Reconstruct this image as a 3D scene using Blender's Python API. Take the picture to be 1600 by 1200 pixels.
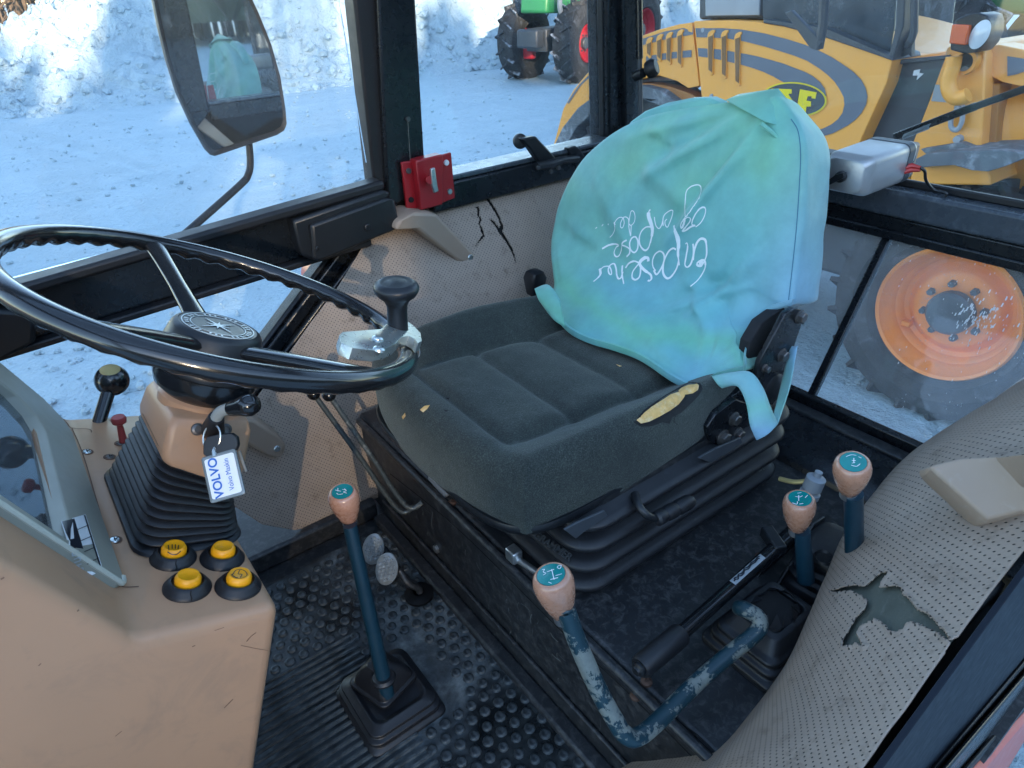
import bpy, bmesh, math, random
from mathutils import Vector, Matrix, noise
from mathutils.bvhtree import BVHTree
from mathutils.geometry import tessellate_polygon
random.seed(7)
for o in list(bpy.data.objects): bpy.data.objects.remove(o)
S = bpy.context.scene
COL = S.collection
V = Vector
R = math.radians

# ------------------------------------------------------------------ camera, sky, sun, exposure
FPX = 1053.0                       # focal length in pixels of the 1600 px wide photograph
CAM = V((0.0, 0.0, 1.08))          # metres above the cab floor, in the open left door
ROT = Matrix(((0.796169, 0.328240, -0.508304), (-0.604484, 0.394389, -0.692139), (-0.026718, 0.858322, 0.512416)))
cd = bpy.data.cameras.new('camera'); cam = bpy.data.objects.new('camera', cd); COL.objects.link(cam)
cd.sensor_width = 36; cd.lens = FPX / 1600 * 36; cd.clip_start = 0.02; cd.clip_end = 900
cam.matrix_world = Matrix.Translation(CAM) @ ROT.to_4x4()
S.camera = cam
S.render.resolution_x = 1024; S.render.resolution_y = 768

SUN_EL, SUN_AZ = 15.0, 203.0       # degrees; azimuth clockwise from +Y: low winter sun behind the photographer
W = bpy.data.worlds.new('World'); S.world = W; W.use_nodes = True
nt = W.node_tree; bgn = nt.nodes['Background']
sky = nt.nodes.new('ShaderNodeTexSky'); sky.sky_type = 'NISHITA'; sky.sun_disc = False
sky.sun_elevation = R(SUN_EL); sky.sun_rotation = R(SUN_AZ); sky.air_density = 1.0; sky.dust_density = 0.2; sky.ozone_density = 1.4
nt.links.new(sky.outputs[0], bgn.inputs[0]); bgn.inputs[1].default_value = 0.15
sd = V((math.sin(R(SUN_AZ)) * math.cos(R(SUN_EL)), math.cos(R(SUN_AZ)) * math.cos(R(SUN_EL)), math.sin(R(SUN_EL))))
sl = bpy.data.lights.new('sun', 'SUN'); sl.energy = 2.6; sl.angle = R(0.5); sl.color = (1.0, 0.82, 0.6)
so = bpy.data.objects.new('sun', sl); COL.objects.link(so); so.rotation_euler = sd.to_track_quat('Z', 'Y').to_euler(); so.location = (0, 0, 30)
S.view_settings.view_transform = 'Standard'; S.view_settings.look = 'None'; S.view_settings.gamma = 1
S.view_settings.exposure = 2.4

# ------------------------------------------------------------------ helpers
def P(px, py, x=None, y=None, z=None, t=None):
    """point of the place seen at a photograph pixel, on a plane x / y / z = const or at a depth"""
    d = ROT @ V((px - 800, -(py - 600), -FPX)) / FPX
    if x is not None: t = (x - CAM.x) / d.x
    elif y is not None: t = (y - CAM.y) / d.y
    elif z is not None: t = (z - CAM.z) / d.z
    return CAM + d * t
def ray(px, py): return (ROT @ V((px - 800, -(py - 600), -FPX))).normalized()
def onplane(px, py, o, n):
    d = ray(px, py); return CAM + d * ((o - CAM).dot(n) / d.dot(n))
def to_px(p):
    q = ROT.transposed() @ (V(p) - CAM); return 800 + FPX * q.x / -q.z, 600 - FPX * q.y / -q.z
def inside(poly, x, y):
    r = False; j = len(poly) - 1
    for i in range(len(poly)):
        xi, yi = poly[i]; xj, yj = poly[j]
        if (yi > y) != (yj > y) and x < (xj - xi) * (y - yi) / (yj - yi) + xi: r = not r
        j = i
    return r
def basis(axis, hint=None):
    a = axis.normalized(); h = hint if hint is not None else (V((0, 0, 1)) if abs(a.z) < .9 else V((1, 0, 0)))
    u = (h - a * h.dot(a)).normalized(); return u, a.cross(u), a
class MB:
    def __init__(s): s.v = []; s.f = []; s.uv = []; s.mi = []
    def add(s, vs, fs):
        b = len(s.v); s.v += [V(p) for p in vs]; s.f += [tuple(i + b for i in f) for f in fs]; return s
    def box(s, c, size, rot=None):
        c = V(c); h = V(size) / 2; m = rot or Matrix.Identity(3)
        vs = [c + m @ V((x * h.x, y * h.y, z * h.z)) for x in (-1, 1) for y in (-1, 1) for z in (-1, 1)]
        return s.add(vs, [(0, 1, 3, 2), (4, 6, 7, 5), (0, 4, 5, 1), (2, 3, 7, 6), (0, 2, 6, 4), (1, 5, 7, 3)])
    def bar(s, a, b, w, h, up=V((0, 0, 1))):
        """square bar from a to b, w across, h along up"""
        a = V(a); b = V(b); d = (b - a).normalized(); side = d.cross(up).normalized(); u2 = side.cross(d)
        m = Matrix((d, side, u2)).transposed()
        return s.box((a + b) / 2, ((b - a).length, w, h), m)
    def loft(s, rings, caps=True, closed=True):
        n = len(rings[0]); b = len(s.v)
        for r in rings: s.v += [V(p) for p in r]
        for i in range(len(rings) - 1):
            for j in range(n if closed else n - 1):
                k = (j + 1) % n
                s.f.append((b + i * n + j, b + i * n + k, b + (i + 1) * n + k, b + (i + 1) * n + j))
        if caps and closed:
            s.f.append(tuple(b + j for j in reversed(range(n)))); e = b + (len(rings) - 1) * n
            s.f.append(tuple(e + j for j in range(n)))
        return s
    def tube(s, pts, r, n=12, caps=True):
        pts = [V(p) for p in pts]; rs = r if isinstance(r, (list, tuple)) else [r] * len(pts)
        rings = []; u = None
        for i, p in enumerate(pts):
            d = (pts[min(i + 1, len(pts) - 1)] - pts[max(i - 1, 0)]).normalized()
            if u is None: u, v, _ = basis(d)
            else:
                u = (u - d * u.dot(d)).normalized(); v = d.cross(u)
            rings.append([p + (u * math.cos(2 * math.pi * k / n) + v * math.sin(2 * math.pi * k / n)) * rs[i] for k in range(n)])
        return s.loft(rings, caps)
    def lathe(s, prof, o, axis=V((0, 0, 1)), n=32, caps=True):
        u, v, a = basis(axis); o = V(o)
        return s.loft([[o + a * h + (u * math.cos(2 * math.pi * k / n) + v * math.sin(2 * math.pi * k / n)) * max(r, 1e-5) for k in range(n)] for r, h in prof], caps)
    def prism(s, poly, ext):
        poly = [V(p) for p in poly]; ext = V(ext); n = len(poly)
        b = len(s.v); s.v += poly + [p + ext for p in poly]
        tri = tessellate_polygon([poly])
        for t in tri:
            s.f.append((b + t[0], b + t[1], b + t[2])); s.f.append((b + n + t[2], b + n + t[1], b + n + t[0]))
        for i in range(n):
            j = (i + 1) % n; s.f.append((b + i, b + j, b + n + j, b + n + i))
        return s
    def grid(s, fn, nu, nv, uvfn=None):
        b = len(s.v)
        for i in range(nu + 1):
            for j in range(nv + 1):
                s.v.append(V(fn(i / nu, j / nv)))
                if uvfn: s.uv.append(uvfn(i / nu, j / nv))
        for i in range(nu):
            for j in range(nv):
                a = b + i * (nv + 1) + j; s.f.append((a, a + nv + 1, a + nv + 2, a + 1))
        return s
    def mesh(s, name):
        me = bpy.data.meshes.new(name); me.from_pydata([tuple(p) for p in s.v], [], s.f)
        bm = bmesh.new(); bm.from_mesh(me); bmesh.ops.recalc_face_normals(bm, faces=bm.faces); bm.to_mesh(me); bm.free()
        if s.uv and len(s.uv) == len(s.v):
            l = me.uv_layers.new(name='UVMap')
            for lp in me.loops: l.data[lp.index].uv = s.uv[lp.vertex_index]
        return me
    def build(s, name, mat, parent=None, smooth=40, bevel=0, seg=2, sub=0, solid=0, label=None):
        me = s.mesh(name)
        if smooth:
            for p in me.polygons: p.use_smooth = True
            me.set_sharp_from_angle(angle=R(smooth))
        return link(name, me, mat, parent, bevel, seg, sub, solid, label)
def link(name, me, mat, parent=None, bevel=0, seg=2, sub=0, solid=0, label=None):
    o = bpy.data.objects.new(name, me); COL.objects.link(o)
    if mat and not me.materials: me.materials.append(mat)
    if solid:
        m = o.modifiers.new('solid', 'SOLIDIFY'); m.thickness = solid; m.offset = -1
    if bevel:
        m = o.modifiers.new('bevel', 'BEVEL'); m.width = bevel; m.segments = seg; m.limit_method = 'ANGLE'; m.angle_limit = R(30); m.harden_normals = False
        for p in me.polygons: p.use_smooth = True
        me.set_sharp_from_angle(angle=R(60))
    if sub:
        m = o.modifiers.new('sub', 'SUBSURF'); m.levels = sub; m.render_levels = sub
    if parent is not None: adopt(o, parent)
    if label: o['label'] = label
    return o
WORLD = {}
def wmat(o): return WORLD.get(o.name) or Matrix.Identity(4)
def adopt(o, parent):
    o.parent = parent; o.matrix_parent_inverse = wmat(parent).inverted()
def thing(name, label, cat, loc=(0, 0, 0), group=None):
    o = bpy.data.objects.new(name, None); COL.objects.link(o); o.location = loc; o.empty_display_size = .1
    WORLD[o.name] = Matrix.Translation(V(loc)); return tag(o, label, cat, group)
def tag(o, label, cat, group=None):
    o['label'] = label; o['category'] = cat
    if group: o['group'] = group
    return o
def struct(o): o['kind'] = 'structure'; return o
def copy_tree(o, parent=None):
    c = o.copy(); COL.objects.link(c)
    if parent is not None: c.parent = parent; c.matrix_parent_inverse = o.matrix_parent_inverse.copy()
    for ch in [x for x in bpy.data.objects if x.parent == o]: copy_tree(ch, c)
    return c
def rrect(c, ax, ay, hx, hy, r, n=5):
    """rounded rectangle ring"""
    out = []
    r = min(r, hx * .99, hy * .99)
    for sx, sy, a0 in ((1, 1, 0), (-1, 1, 90), (-1, -1, 180), (1, -1, 270)):
        for k in range(n + 1):
            a = R(a0 + 90 * k / n)
            out.append(c + ax * (sx * (hx - r) + r * math.cos(a)) + ay * (sy * (hy - r) + r * math.sin(a)))
    return out
def smooth_path(pts, n=8):
    """Catmull-Rom through points"""
    pts = [V(p) for p in pts]; out = []
    for i in range(len(pts) - 1):
        p0 = pts[max(i - 1, 0)]; p1 = pts[i]; p2 = pts[i + 1]; p3 = pts[min(i + 2, len(pts) - 1)]
        for k in range(n):
            t = k / n
            out.append(.5 * ((2 * p1) + (p2 - p0) * t + (2 * p0 - 5 * p1 + 4 * p2 - p3) * t * t + (3 * p1 - p0 - 3 * p2 + p3) * t ** 3))
    out.append(pts[-1]); return out
def sstep(a, b, x):
    t = max(0, min(1, (x - a) / (b - a))); return t * t * (3 - 2 * t)
def bvh_of(*objs):
    vs = []; fs = []
    dg = bpy.context.evaluated_depsgraph_get()
    for o in objs:
        e = o.evaluated_get(dg); me = e.to_mesh(); b = len(vs)
        vs += [v.co.copy() for v in me.vertices]; fs += [tuple(i + b for i in p.vertices) for p in me.polygons]
        e.to_mesh_clear()
    return BVHTree.FromPolygons(vs, fs)
def hit(bvh, px, py, off=.001):
    d = ray(px, py); r = bvh.ray_cast(CAM, d)
    if r[0] is None: return None
    n = r[1] if r[1].dot(d) < 0 else -r[1]
    return r[0] + n * off, n
def decal(name, poly, bvh, mat, parent, off=.001, cuts=2, thick=0, label=None, rough=0):
    """flat print, patch or tear lying on a surface"""
    bm = bmesh.new(); vs = [bm.verts.new((x, y, 0)) for x, y in poly]; bm.faces.new(vs); bm.normal_update()
    bmesh.ops.triangulate(bm, faces=bm.faces)
    if cuts: bmesh.ops.subdivide_edges(bm, edges=bm.edges, cuts=cuts, use_grid_fill=True)
    bad = []
    for v in bm.verts:
        h = hit(bvh, v.co.x, v.co.y, off + rough * random.random() * (0 if v.is_boundary else 1))
        if h is None: bad.append(v)
        else: v.co = h[0]
    bmesh.ops.delete(bm, geom=bad, context='VERTS')
    bmesh.ops.recalc_face_normals(bm, faces=bm.faces)
    me = bpy.data.meshes.new(name); bm.to_mesh(me); bm.free()
    for p in me.polygons: p.use_smooth = True
    return link(name, me, mat, parent, solid=thick, label=label)
def strokes(name, lines, bvh, mat, parent, w=.002, off=.001):
    """pen strokes: ribbons that lie on a surface; each line is (points, width factor list or number)"""
    m = MB()
    for pts, wf in lines:
        path = smooth_path([V((x, y, 0)) for x, y in pts], 6)
        hs = [hit(bvh, p.x, p.y, off) for p in path]; hs = [h for h in hs if h]
        if len(hs) < 2: continue
        n = len(hs); L = []; Rr = []
        for i, (p, nn) in enumerate(hs):
            d = (hs[min(i + 1, n - 1)][0] - hs[max(i - 1, 0)][0])
            if d.length < 1e-7: d = V((1, 0, 0))
            s = d.normalized().cross(nn)
            f = wf if not isinstance(wf, (list, tuple)) else wf[min(int(i / n * len(wf)), len(wf) - 1)]
            L.append(p + s * w * f / 2); Rr.append(p - s * w * f / 2)
        m.loft([[a, b] for a, b in zip(L, Rr)], caps=False, closed=False)
    return m.build(name, mat, parent, smooth=0)
def text_mesh(body, size, bold=0, ext=0):
    c = bpy.data.curves.new('text', 'FONT'); c.body = body; c.size = size; c.offset = bold; c.extrude = ext
    c.align_x = 'CENTER'; c.align_y = 'CENTER'
    o = bpy.data.objects.new('text', c); COL.objects.link(o)
    dg = bpy.context.evaluated_depsgraph_get(); me = bpy.data.meshes.new_from_object(o.evaluated_get(dg))
    bpy.data.objects.remove(o); return me
def lettering(name, body, size, o, right, up, mat, parent, bold=0, ext=0, sx=1.0):
    me = text_mesh(body, size, bold, ext); right = right.normalized(); n = right.cross(up).normalized(); up2 = n.cross(right)
    for v in me.vertices: v.co = o + right * v.co.x * sx + up2 * v.co.y + n * v.co.z
    me.materials.clear(); return link(name, me, mat, parent)

# ------------------------------------------------------------------ materials
def NT(name):
    m = bpy.data.materials.new(name); m.use_nodes = True; t = m.node_tree; return m, t, t.nodes['Principled BSDF']
def nd(t, ty, **kw):
    n = t.nodes.new(ty)
    for k, v in kw.items(): setattr(n, k, v)
    return n
def noise_n(t, scale, detail=4, rough=.55, coord=None, dist=0):
    n = nd(t, 'ShaderNodeTexNoise'); n.inputs['Scale'].default_value = scale; n.inputs['Detail'].default_value = detail
    n.inputs['Roughness'].default_value = rough; n.inputs['Distortion'].default_value = dist
    c = coord or nd(t, 'ShaderNodeTexCoord').outputs['Object']; t.links.new(c, n.inputs['Vector']); return n
def ramp(t, fac, stops):
    r = nd(t, 'ShaderNodeValToRGB'); e = r.color_ramp.elements
    while len(e) < len(stops): e.new(.5)
    for i, (p, c) in enumerate(stops): e[i].position = p; e[i].color = (*c, 1) if len(c) == 3 else c
    t.links.new(fac, r.inputs[0]); return r
def mixc(t, fac, a, b, mode='MIX'):
    m = nd(t, 'ShaderNodeMix', data_type='RGBA', blend_type=mode)
    for s, v in ((0, fac), (6, a), (7, b)):
        if isinstance(v, (int, float)): m.inputs[s].default_value = v
        elif isinstance(v, tuple): m.inputs[s].default_value = (*v, 1)
        else: t.links.new(v, m.inputs[s])
    return m.outputs[2]
def bump(t, b, h, strength=.3, dist=.002, prev=None):
    n = nd(t, 'ShaderNodeBump'); n.inputs['Strength'].default_value = strength; n.inputs['Distance'].default_value = dist
    t.links.new(h, n.inputs['Height'])
    if prev is not None: t.links.new(prev, n.inputs['Normal'])
    t.links.new(n.outputs[0], b.inputs['Normal']); return n.outputs[0]
def pm(name, col, rough=.5, metal=0, var=.2, vs=12, bs=0, bstr=.2, bdist=.001, dust=0, dcol=(.35, .36, .36), ds=30, dth=.55, coat=0, rvar=.15, spec=.5):
    """painted, moulded or metal surface: tone variation, dust or scuffs, roughness variation, fine relief"""
    m, t, b = NT(name)
    n1 = noise_n(t, vs, 5)
    c = mixc(t, n1.outputs[0], tuple(x * (1 - var) for x in col), tuple(min(1, x * (1 + var)) for x in col))
    rr = nd(t, 'ShaderNodeMapRange'); rr.inputs[3].default_value = max(0, rough - rvar); rr.inputs[4].default_value = min(1, rough + rvar)
    n2 = noise_n(t, vs * 3.3, 6, .65); t.links.new(n2.outputs[0], rr.inputs[0]); t.links.new(rr.outputs[0], b.inputs['Roughness'])
    if dust:
        n3 = noise_n(t, ds, 8, .7, dist=.6); r3 = ramp(t, n3.outputs[0], [(dth, (0, 0, 0)), (dth + .17, (dust,) * 3)])
        c = mixc(t, r3.outputs[0], c, dcol)
    t.links.new(c, b.inputs['Base Color']) if not isinstance(c, tuple) else None
    b.inputs['Metallic'].default_value = metal; b.inputs['Coat Weight'].default_value = coat; b.inputs['Coat Roughness'].default_value = .12
    b.inputs['Specular IOR Level'].default_value = spec
    if bs:
        n4 = noise_n(t, bs, 4); bump(t, b, n4.outputs[0], bstr, bdist)
    return m
M = {}
M['black'] = pm('black_paint', (.008, .010, .013), .28, var=.3, dust=.10, dcol=(.10, .11, .12), ds=45, dth=.6, bs=90, bstr=.05)
M['plastic'] = pm('black_plastic', (.010, .012, .015), .40, var=.25, dust=.10, dcol=(.12, .13, .14), ds=60, dth=.6, bs=700, bstr=.15, bdist=.0004)
M['rubber'] = pm('black_rubber', (.010, .011, .014), .48, var=.3, dust=.18, dcol=(.13, .14, .15), ds=70, dth=.58, bs=300, bstr=.1)
M['wheelblack'] = pm('gloss_black', (.008, .009, .011), .2, var=.2, bs=60, bstr=.03, coat=.5, rvar=.08)
M['dirty'] = pm('dirty_black_steel', (.016, .018, .021), .42, var=.4, dust=.5, dcol=(.10, .10, .10), ds=70, dth=.48, bs=60, bstr=.25, bdist=.002)
M['beige'] = pm('beige_plastic', (.42, .245, .145), .40, var=.14, vs=5, dust=.45, dcol=(.27, .175, .12), ds=11, dth=.52, bs=900, bstr=.12, bdist=.0004, rvar=.1)
M['bezel'] = pm('grey_green_bezel', (.30, .30, .25), .45, var=.06, dust=.2, dcol=(.12, .12, .1), ds=90, dth=.64, bs=900, bstr=.1, bdist=.0003)
M['strap'] = pm('beige_strap', (.33, .25, .19), .5, var=.1, dust=.25, dcol=(.42, .38, .34), ds=60, dth=.56, bs=800, bstr=.2, bdist=.0004)
M['knob'] = pm('salmon_knob', (.44, .22, .14), .28, var=.18, vs=40, dust=.35, dcol=(.25, .15, .11), ds=90, dth=.6, coat=.6)
M['badge'] = pm('teal_badge', (.0, .20, .19), .18, var=.3, vs=60, coat=.7)
M['white'] = pm('white_print', (.75, .78, .8), .5, var=.08)
M['blueprint'] = pm('blue_print', (.02, .13, .5), .5, var=.05)
M['darkprint'] = pm('dark_print', (.015, .02, .03), .4, var=.1)
M['silverpr'] = pm('silver_print', (.42, .45, .47), .35, metal=.3, var=.1)
M['steel'] = pm('bare_steel', (.5, .52, .53), .35, metal=.9, var=.25, dust=.4, dcol=(.2, .19, .17), ds=60)
M['galv'] = pm('zinc_plated', (.55, .60, .60), .3, metal=.85, var=.2, vs=30, dust=.3, dcol=(.35, .36, .34), ds=40)
M['alu'] = pm('cast_aluminium', (.44, .45, .46), .42, metal=.6, var=.12, dust=.3, dcol=(.25, .24, .22), ds=80, dth=.6)
M['bolt'] = pm('dark_bolt', (.13, .13, .13), .4, metal=.7, var=.4, vs=90, dust=.6, dcol=(.17, .10, .07), ds=80, dth=.5)
M['rust'] = pm('rusty_bolt', (.09, .05, .035), .7, metal=.2, var=.5, vs=120)
M['petrol'] = pm('petrol_blue_paint', (.006, .030, .050), .35, var=.25, dust=.3, dcol=(.16, .19, .19), ds=90, dth=.6)
M['red'] = pm('red_paint', (.33, .012, .018), .35, var=.15, dust=.5, dcol=(.06, .02, .02), ds=50, dth=.62)
M['yellow'] = pm('yellow_button', (.85, .36, .008), .35, var=.06)
M['gold'] = pm('worn_brass_cap', (.45, .36, .16), .4, metal=.4)
M['foam'] = pm('torn_yellow_foam', (.74, .44, .15), .9, var=.35, vs=90, dust=.8, dcol=(.85, .68, .4), ds=70, dth=.48, bs=250, bstr=.8, bdist=.002)
M['grey'] = pm('grey_plastic', (.25, .28, .31), .5, var=.1)
M['wire_red'] = pm('red_terminal', (.45, .03, .03), .4)
M['orange'] = pm('loader_orange', (.86, .37, .06), .38, var=.07, vs=3, dust=.35, dcol=(.30, .20, .10), ds=7, dth=.58)
M['rimorange'] = pm('rim_orange', (.85, .25, .02), .42, var=.1, vs=5, dust=.4, dcol=(.55, .28, .12), ds=12, dth=.55)
M['stripe'] = pm('grey_stripe', (.115, .135, .17), .45, var=.12, vs=9)
M['logoyellow'] = pm('yellow_letter', (.78, .62, .01), .4)
M['dgrey'] = pm('dark_grey_metal', (.05, .058, .068), .45, var=.2, vs=9)
M['lgrey'] = pm('light_grey_metal', (.30, .33, .36), .45, var=.15)
M['tyre'] = pm('tyre_rubber', (.02, .021, .023), .8, var=.35, vs=10, dust=.5, dcol=(.22, .24, .27), ds=9, dth=.55, bs=40, bstr=.3, bdist=.004)
M['snowtyre'] = pm('snowy_tyre_rubber', (.03, .032, .036), .85, var=.4, vs=6, dust=.85, dcol=(.45, .5, .56), ds=7, dth=.5)
M['green'] = pm('tractor_green', (.02, .17, .06), .4, var=.1)
M['trred'] = pm('tractor_red', (.42, .015, .025), .4, var=.1)
M['amber'] = pm('amber_lens', (.62, .10, .015), .2, coat=.6)
M['lens'] = pm('lamp_lens', (.6, .64, .66), .12, coat=.8)
M['fender'] = pm('snow_dusted_mudguard', (.11, .125, .14), .7, var=.3, dust=.7, dcol=(.4, .44, .48), ds=9, dth=.5)
M['fabricblack'] = pm('black_cloth', (.012, .013, .016), .9, bs=900, bstr=.4, bdist=.0005)
M['greencap'] = pm('red_button', (.35, .05, .05), .4)
M['coral'] = pm('coral_red_paint', (.72, .12, .06), .35, var=.08, coat=.3)
M['barn'] = pm('barn_wall', (.20, .07, .05), .8, var=.2)
M['bark'] = pm('bark', (.12, .085, .06), .9, var=.4, vs=6)
M['blackgap'] = pm('dark_gap', (.006, .006, .007), .9)

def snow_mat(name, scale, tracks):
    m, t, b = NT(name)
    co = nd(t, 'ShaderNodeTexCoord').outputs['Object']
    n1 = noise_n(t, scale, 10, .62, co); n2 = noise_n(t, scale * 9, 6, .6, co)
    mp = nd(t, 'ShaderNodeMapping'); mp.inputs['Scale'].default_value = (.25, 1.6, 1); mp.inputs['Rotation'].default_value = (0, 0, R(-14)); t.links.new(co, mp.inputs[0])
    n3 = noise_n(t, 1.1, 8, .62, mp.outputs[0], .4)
    c = mixc(t, n3.outputs[0], (.33, .46, .53), (.51, .64, .70)); c = mixc(t, .35, c, mixc(t, n1.outputs[0], (.28, .41, .48), (.57, .69, .74)))  # darkened and tinted blue: the colour of sky-lit shade is put into the snow
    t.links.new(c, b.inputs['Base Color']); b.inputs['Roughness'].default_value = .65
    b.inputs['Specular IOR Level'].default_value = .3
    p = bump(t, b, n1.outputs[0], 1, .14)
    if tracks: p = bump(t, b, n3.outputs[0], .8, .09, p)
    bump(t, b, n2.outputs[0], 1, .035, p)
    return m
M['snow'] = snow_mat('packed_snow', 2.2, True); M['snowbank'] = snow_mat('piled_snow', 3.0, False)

def glass_mat(name, tint=(.985, .992, .992), dustamt=.05, speck=.0, ior=1.42):
    m = bpy.data.materials.new(name); m.use_nodes = True; t = m.node_tree; t.nodes.clear()
    out = nd(t, 'ShaderNodeOutputMaterial'); tr = nd(t, 'ShaderNodeBsdfTransparent'); tr.inputs[0].default_value = (*tint, 1)
    gl = nd(t, 'ShaderNodeBsdfGlossy'); gl.inputs['Roughness'].default_value = .03; gl.inputs[0].default_value = (.9, .95, 1, 1)
    fr = nd(t, 'ShaderNodeFresnel'); fr.inputs[0].default_value = ior
    mx = nd(t, 'ShaderNodeMixShader'); t.links.new(fr.outputs[0], mx.inputs[0]); t.links.new(tr.outputs[0], mx.inputs[1]); t.links.new(gl.outputs[0], mx.inputs[2])
    df = nd(t, 'ShaderNodeBsdfDiffuse'); df.inputs[0].default_value = (.62, .66, .7, 1)
    n1 = noise_n(t, 7, 8, .7); r1 = ramp(t, n1.outputs[0], [(.35, (dustamt * .35,) * 3), (.75, (dustamt * 1.5,) * 3)])
    fac = r1.outputs[0]
    if speck:
        vo = nd(t, 'ShaderNodeTexVoronoi'); vo.inputs['Scale'].default_value = 170; t.links.new(nd(t, 'ShaderNodeTexCoord').outputs['Object'], vo.inputs['Vector'])
        r2 = ramp(t, vo.outputs['Distance'], [(.10, (speck,) * 3), (.19, (0, 0, 0))])
        n2 = noise_n(t, 16, 5, .7); r3 = ramp(t, n2.outputs[0], [(.48, (0, 0, 0)), (.66, (1, 1, 1))])
        fac = mixc(t, 1.0, fac, mixc(t, 1.0, r2.outputs[0], r3.outputs[0], 'MULTIPLY'), 'ADD')
    m2 = nd(t, 'ShaderNodeMixShader'); t.links.new(fac, m2.inputs[0]); t.links.new(mx.outputs[0], m2.inputs[1]); t.links.new(df.outputs[0], m2.inputs[2])
    t.links.new(m2.outputs[0], out.inputs[0]); return m
M['glass'] = glass_mat('window_glass', dustamt=.03)
M['dustyglass'] = glass_mat('dusty_window_glass', dustamt=.025, speck=.4)
M['scratched'] = glass_mat('scratched_window_glass', dustamt=.14, speck=.5)
M['darkglass'] = glass_mat('tinted_glass', (.16, .2, .22), .1, ior=1.5)
M['clearcover'] = glass_mat('gauge_cover', (.55, .62, .65), .08, ior=1.6)
def mirror_mat():
    m, t, b = NT('mirror_silver'); b.inputs['Metallic'].default_value = 1; b.inputs['Roughness'].default_value = .02
    n = noise_n(t, 30, 6, .7); c = ramp(t, n.outputs[0], [(.3, (.62, .68, .69)), (.7, (.75, .8, .8))]); t.links.new(c.outputs[0], b.inputs['Base Color']); return m
M['mirror'] = mirror_mat()

def vinyl_mat():
    """perforated grey-beige vinyl: staggered punched holes on a grid of 8 mm, UV in metres"""
    m, t, b = NT('perforated_vinyl')
    uv = nd(t, 'ShaderNodeUVMap').outputs[0]
    def dots(off):
        mp = nd(t, 'ShaderNodeMapping'); mp.inputs['Scale'].default_value = (1 / .0092, 1 / .0092, 1); mp.inputs['Location'].default_value = (off, off, 0); t.links.new(uv, mp.inputs[0])
        fr = nd(t, 'ShaderNodeVectorMath', operation='FRACTION'); t.links.new(mp.outputs[0], fr.inputs[0])
        su = nd(t, 'ShaderNodeVectorMath', operation='SUBTRACT'); t.links.new(fr.outputs[0], su.inputs[0]); su.inputs[1].default_value = (.5, .5, 0)
        mu = nd(t, 'ShaderNodeVectorMath', operation='MULTIPLY'); t.links.new(su.outputs[0], mu.inputs[0]); mu.inputs[1].default_value = (1, 1, 0)
        le = nd(t, 'ShaderNodeVectorMath', operation='LENGTH'); t.links.new(mu.outputs[0], le.inputs[0]); return le.outputs['Value']
    mn = nd(t, 'ShaderNodeMath', operation='MINIMUM'); t.links.new(dots(0), mn.inputs[0]); t.links.new(dots(.5), mn.inputs[1])
    r = ramp(t, mn.outputs[0], [(.08, (0, 0, 0)), (.125, (1, 1, 1))])
    n1 = noise_n(t, 7, 6, .6); n2 = noise_n(t, 38, 8, .75)
    base = mixc(t, n1.outputs[0], (.275, .212, .165), (.38, .305, .248))
    st = ramp(t, n2.outputs[0], [(.30, (.62, .6, .57)), (.46, (1, 1, 1)), (.68, (1, 1, 1)), (.8, (1.15, 1.15, 1.15))]); base = mixc(t, 1.0, base, st.outputs[0], 'MULTIPLY')
    c = mixc(t, r.outputs[0], (.012, .011, .01), base); t.links.new(c, b.inputs['Base Color'])
    b.inputs['Roughness'].default_value = .58
    p = bump(t, b, r.outputs[0], .6, .0015); n3 = noise_n(t, 1200, 3); p = bump(t, b, n3.outputs[0], .12, .0004, p)
    n4 = noise_n(t, 14, 5); bump(t, b, n4.outputs[0], .35, .012, p)
    return m
M['vinyl'] = vinyl_mat()

def seat_mat():
    m, t, b = NT('seat_velour')
    n1 = noise_n(t, 520, 3, .7); n2 = noise_n(t, 9, 5); n3 = noise_n(t, 55, 5, .7)
    c = ramp(t, n1.outputs[0], [(.32, (.020, .025, .024)), (.55, (.044, .053, .050)), (.75, (.10, .115, .105))]).outputs[0]
    c = mixc(t, 1.0, c, ramp(t, n2.outputs[0], [(.3, (.75, .75, .75)), (.7, (1.25, 1.2, 1.12))]).outputs[0], 'MULTIPLY')
    c = mixc(t, 1.0, c, ramp(t, n3.outputs[0], [(.3, (.85, .85, .85)), (.7, (1.15, 1.15, 1.15))]).outputs[0], 'MULTIPLY')
    t.links.new(c, b.inputs['Base Color']); b.inputs['Roughness'].default_value = .95; b.inputs['Specular IOR Level'].default_value = .2
    b.inputs['Sheen Weight'].default_value = .3; b.inputs['Sheen Roughness'].default_value = .4; b.inputs['Sheen Tint'].default_value = (.7, .75, .7, 1)
    bump(t, b, n1.outputs[0], .6, .002); return m
M['velour'] = seat_mat()
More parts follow.
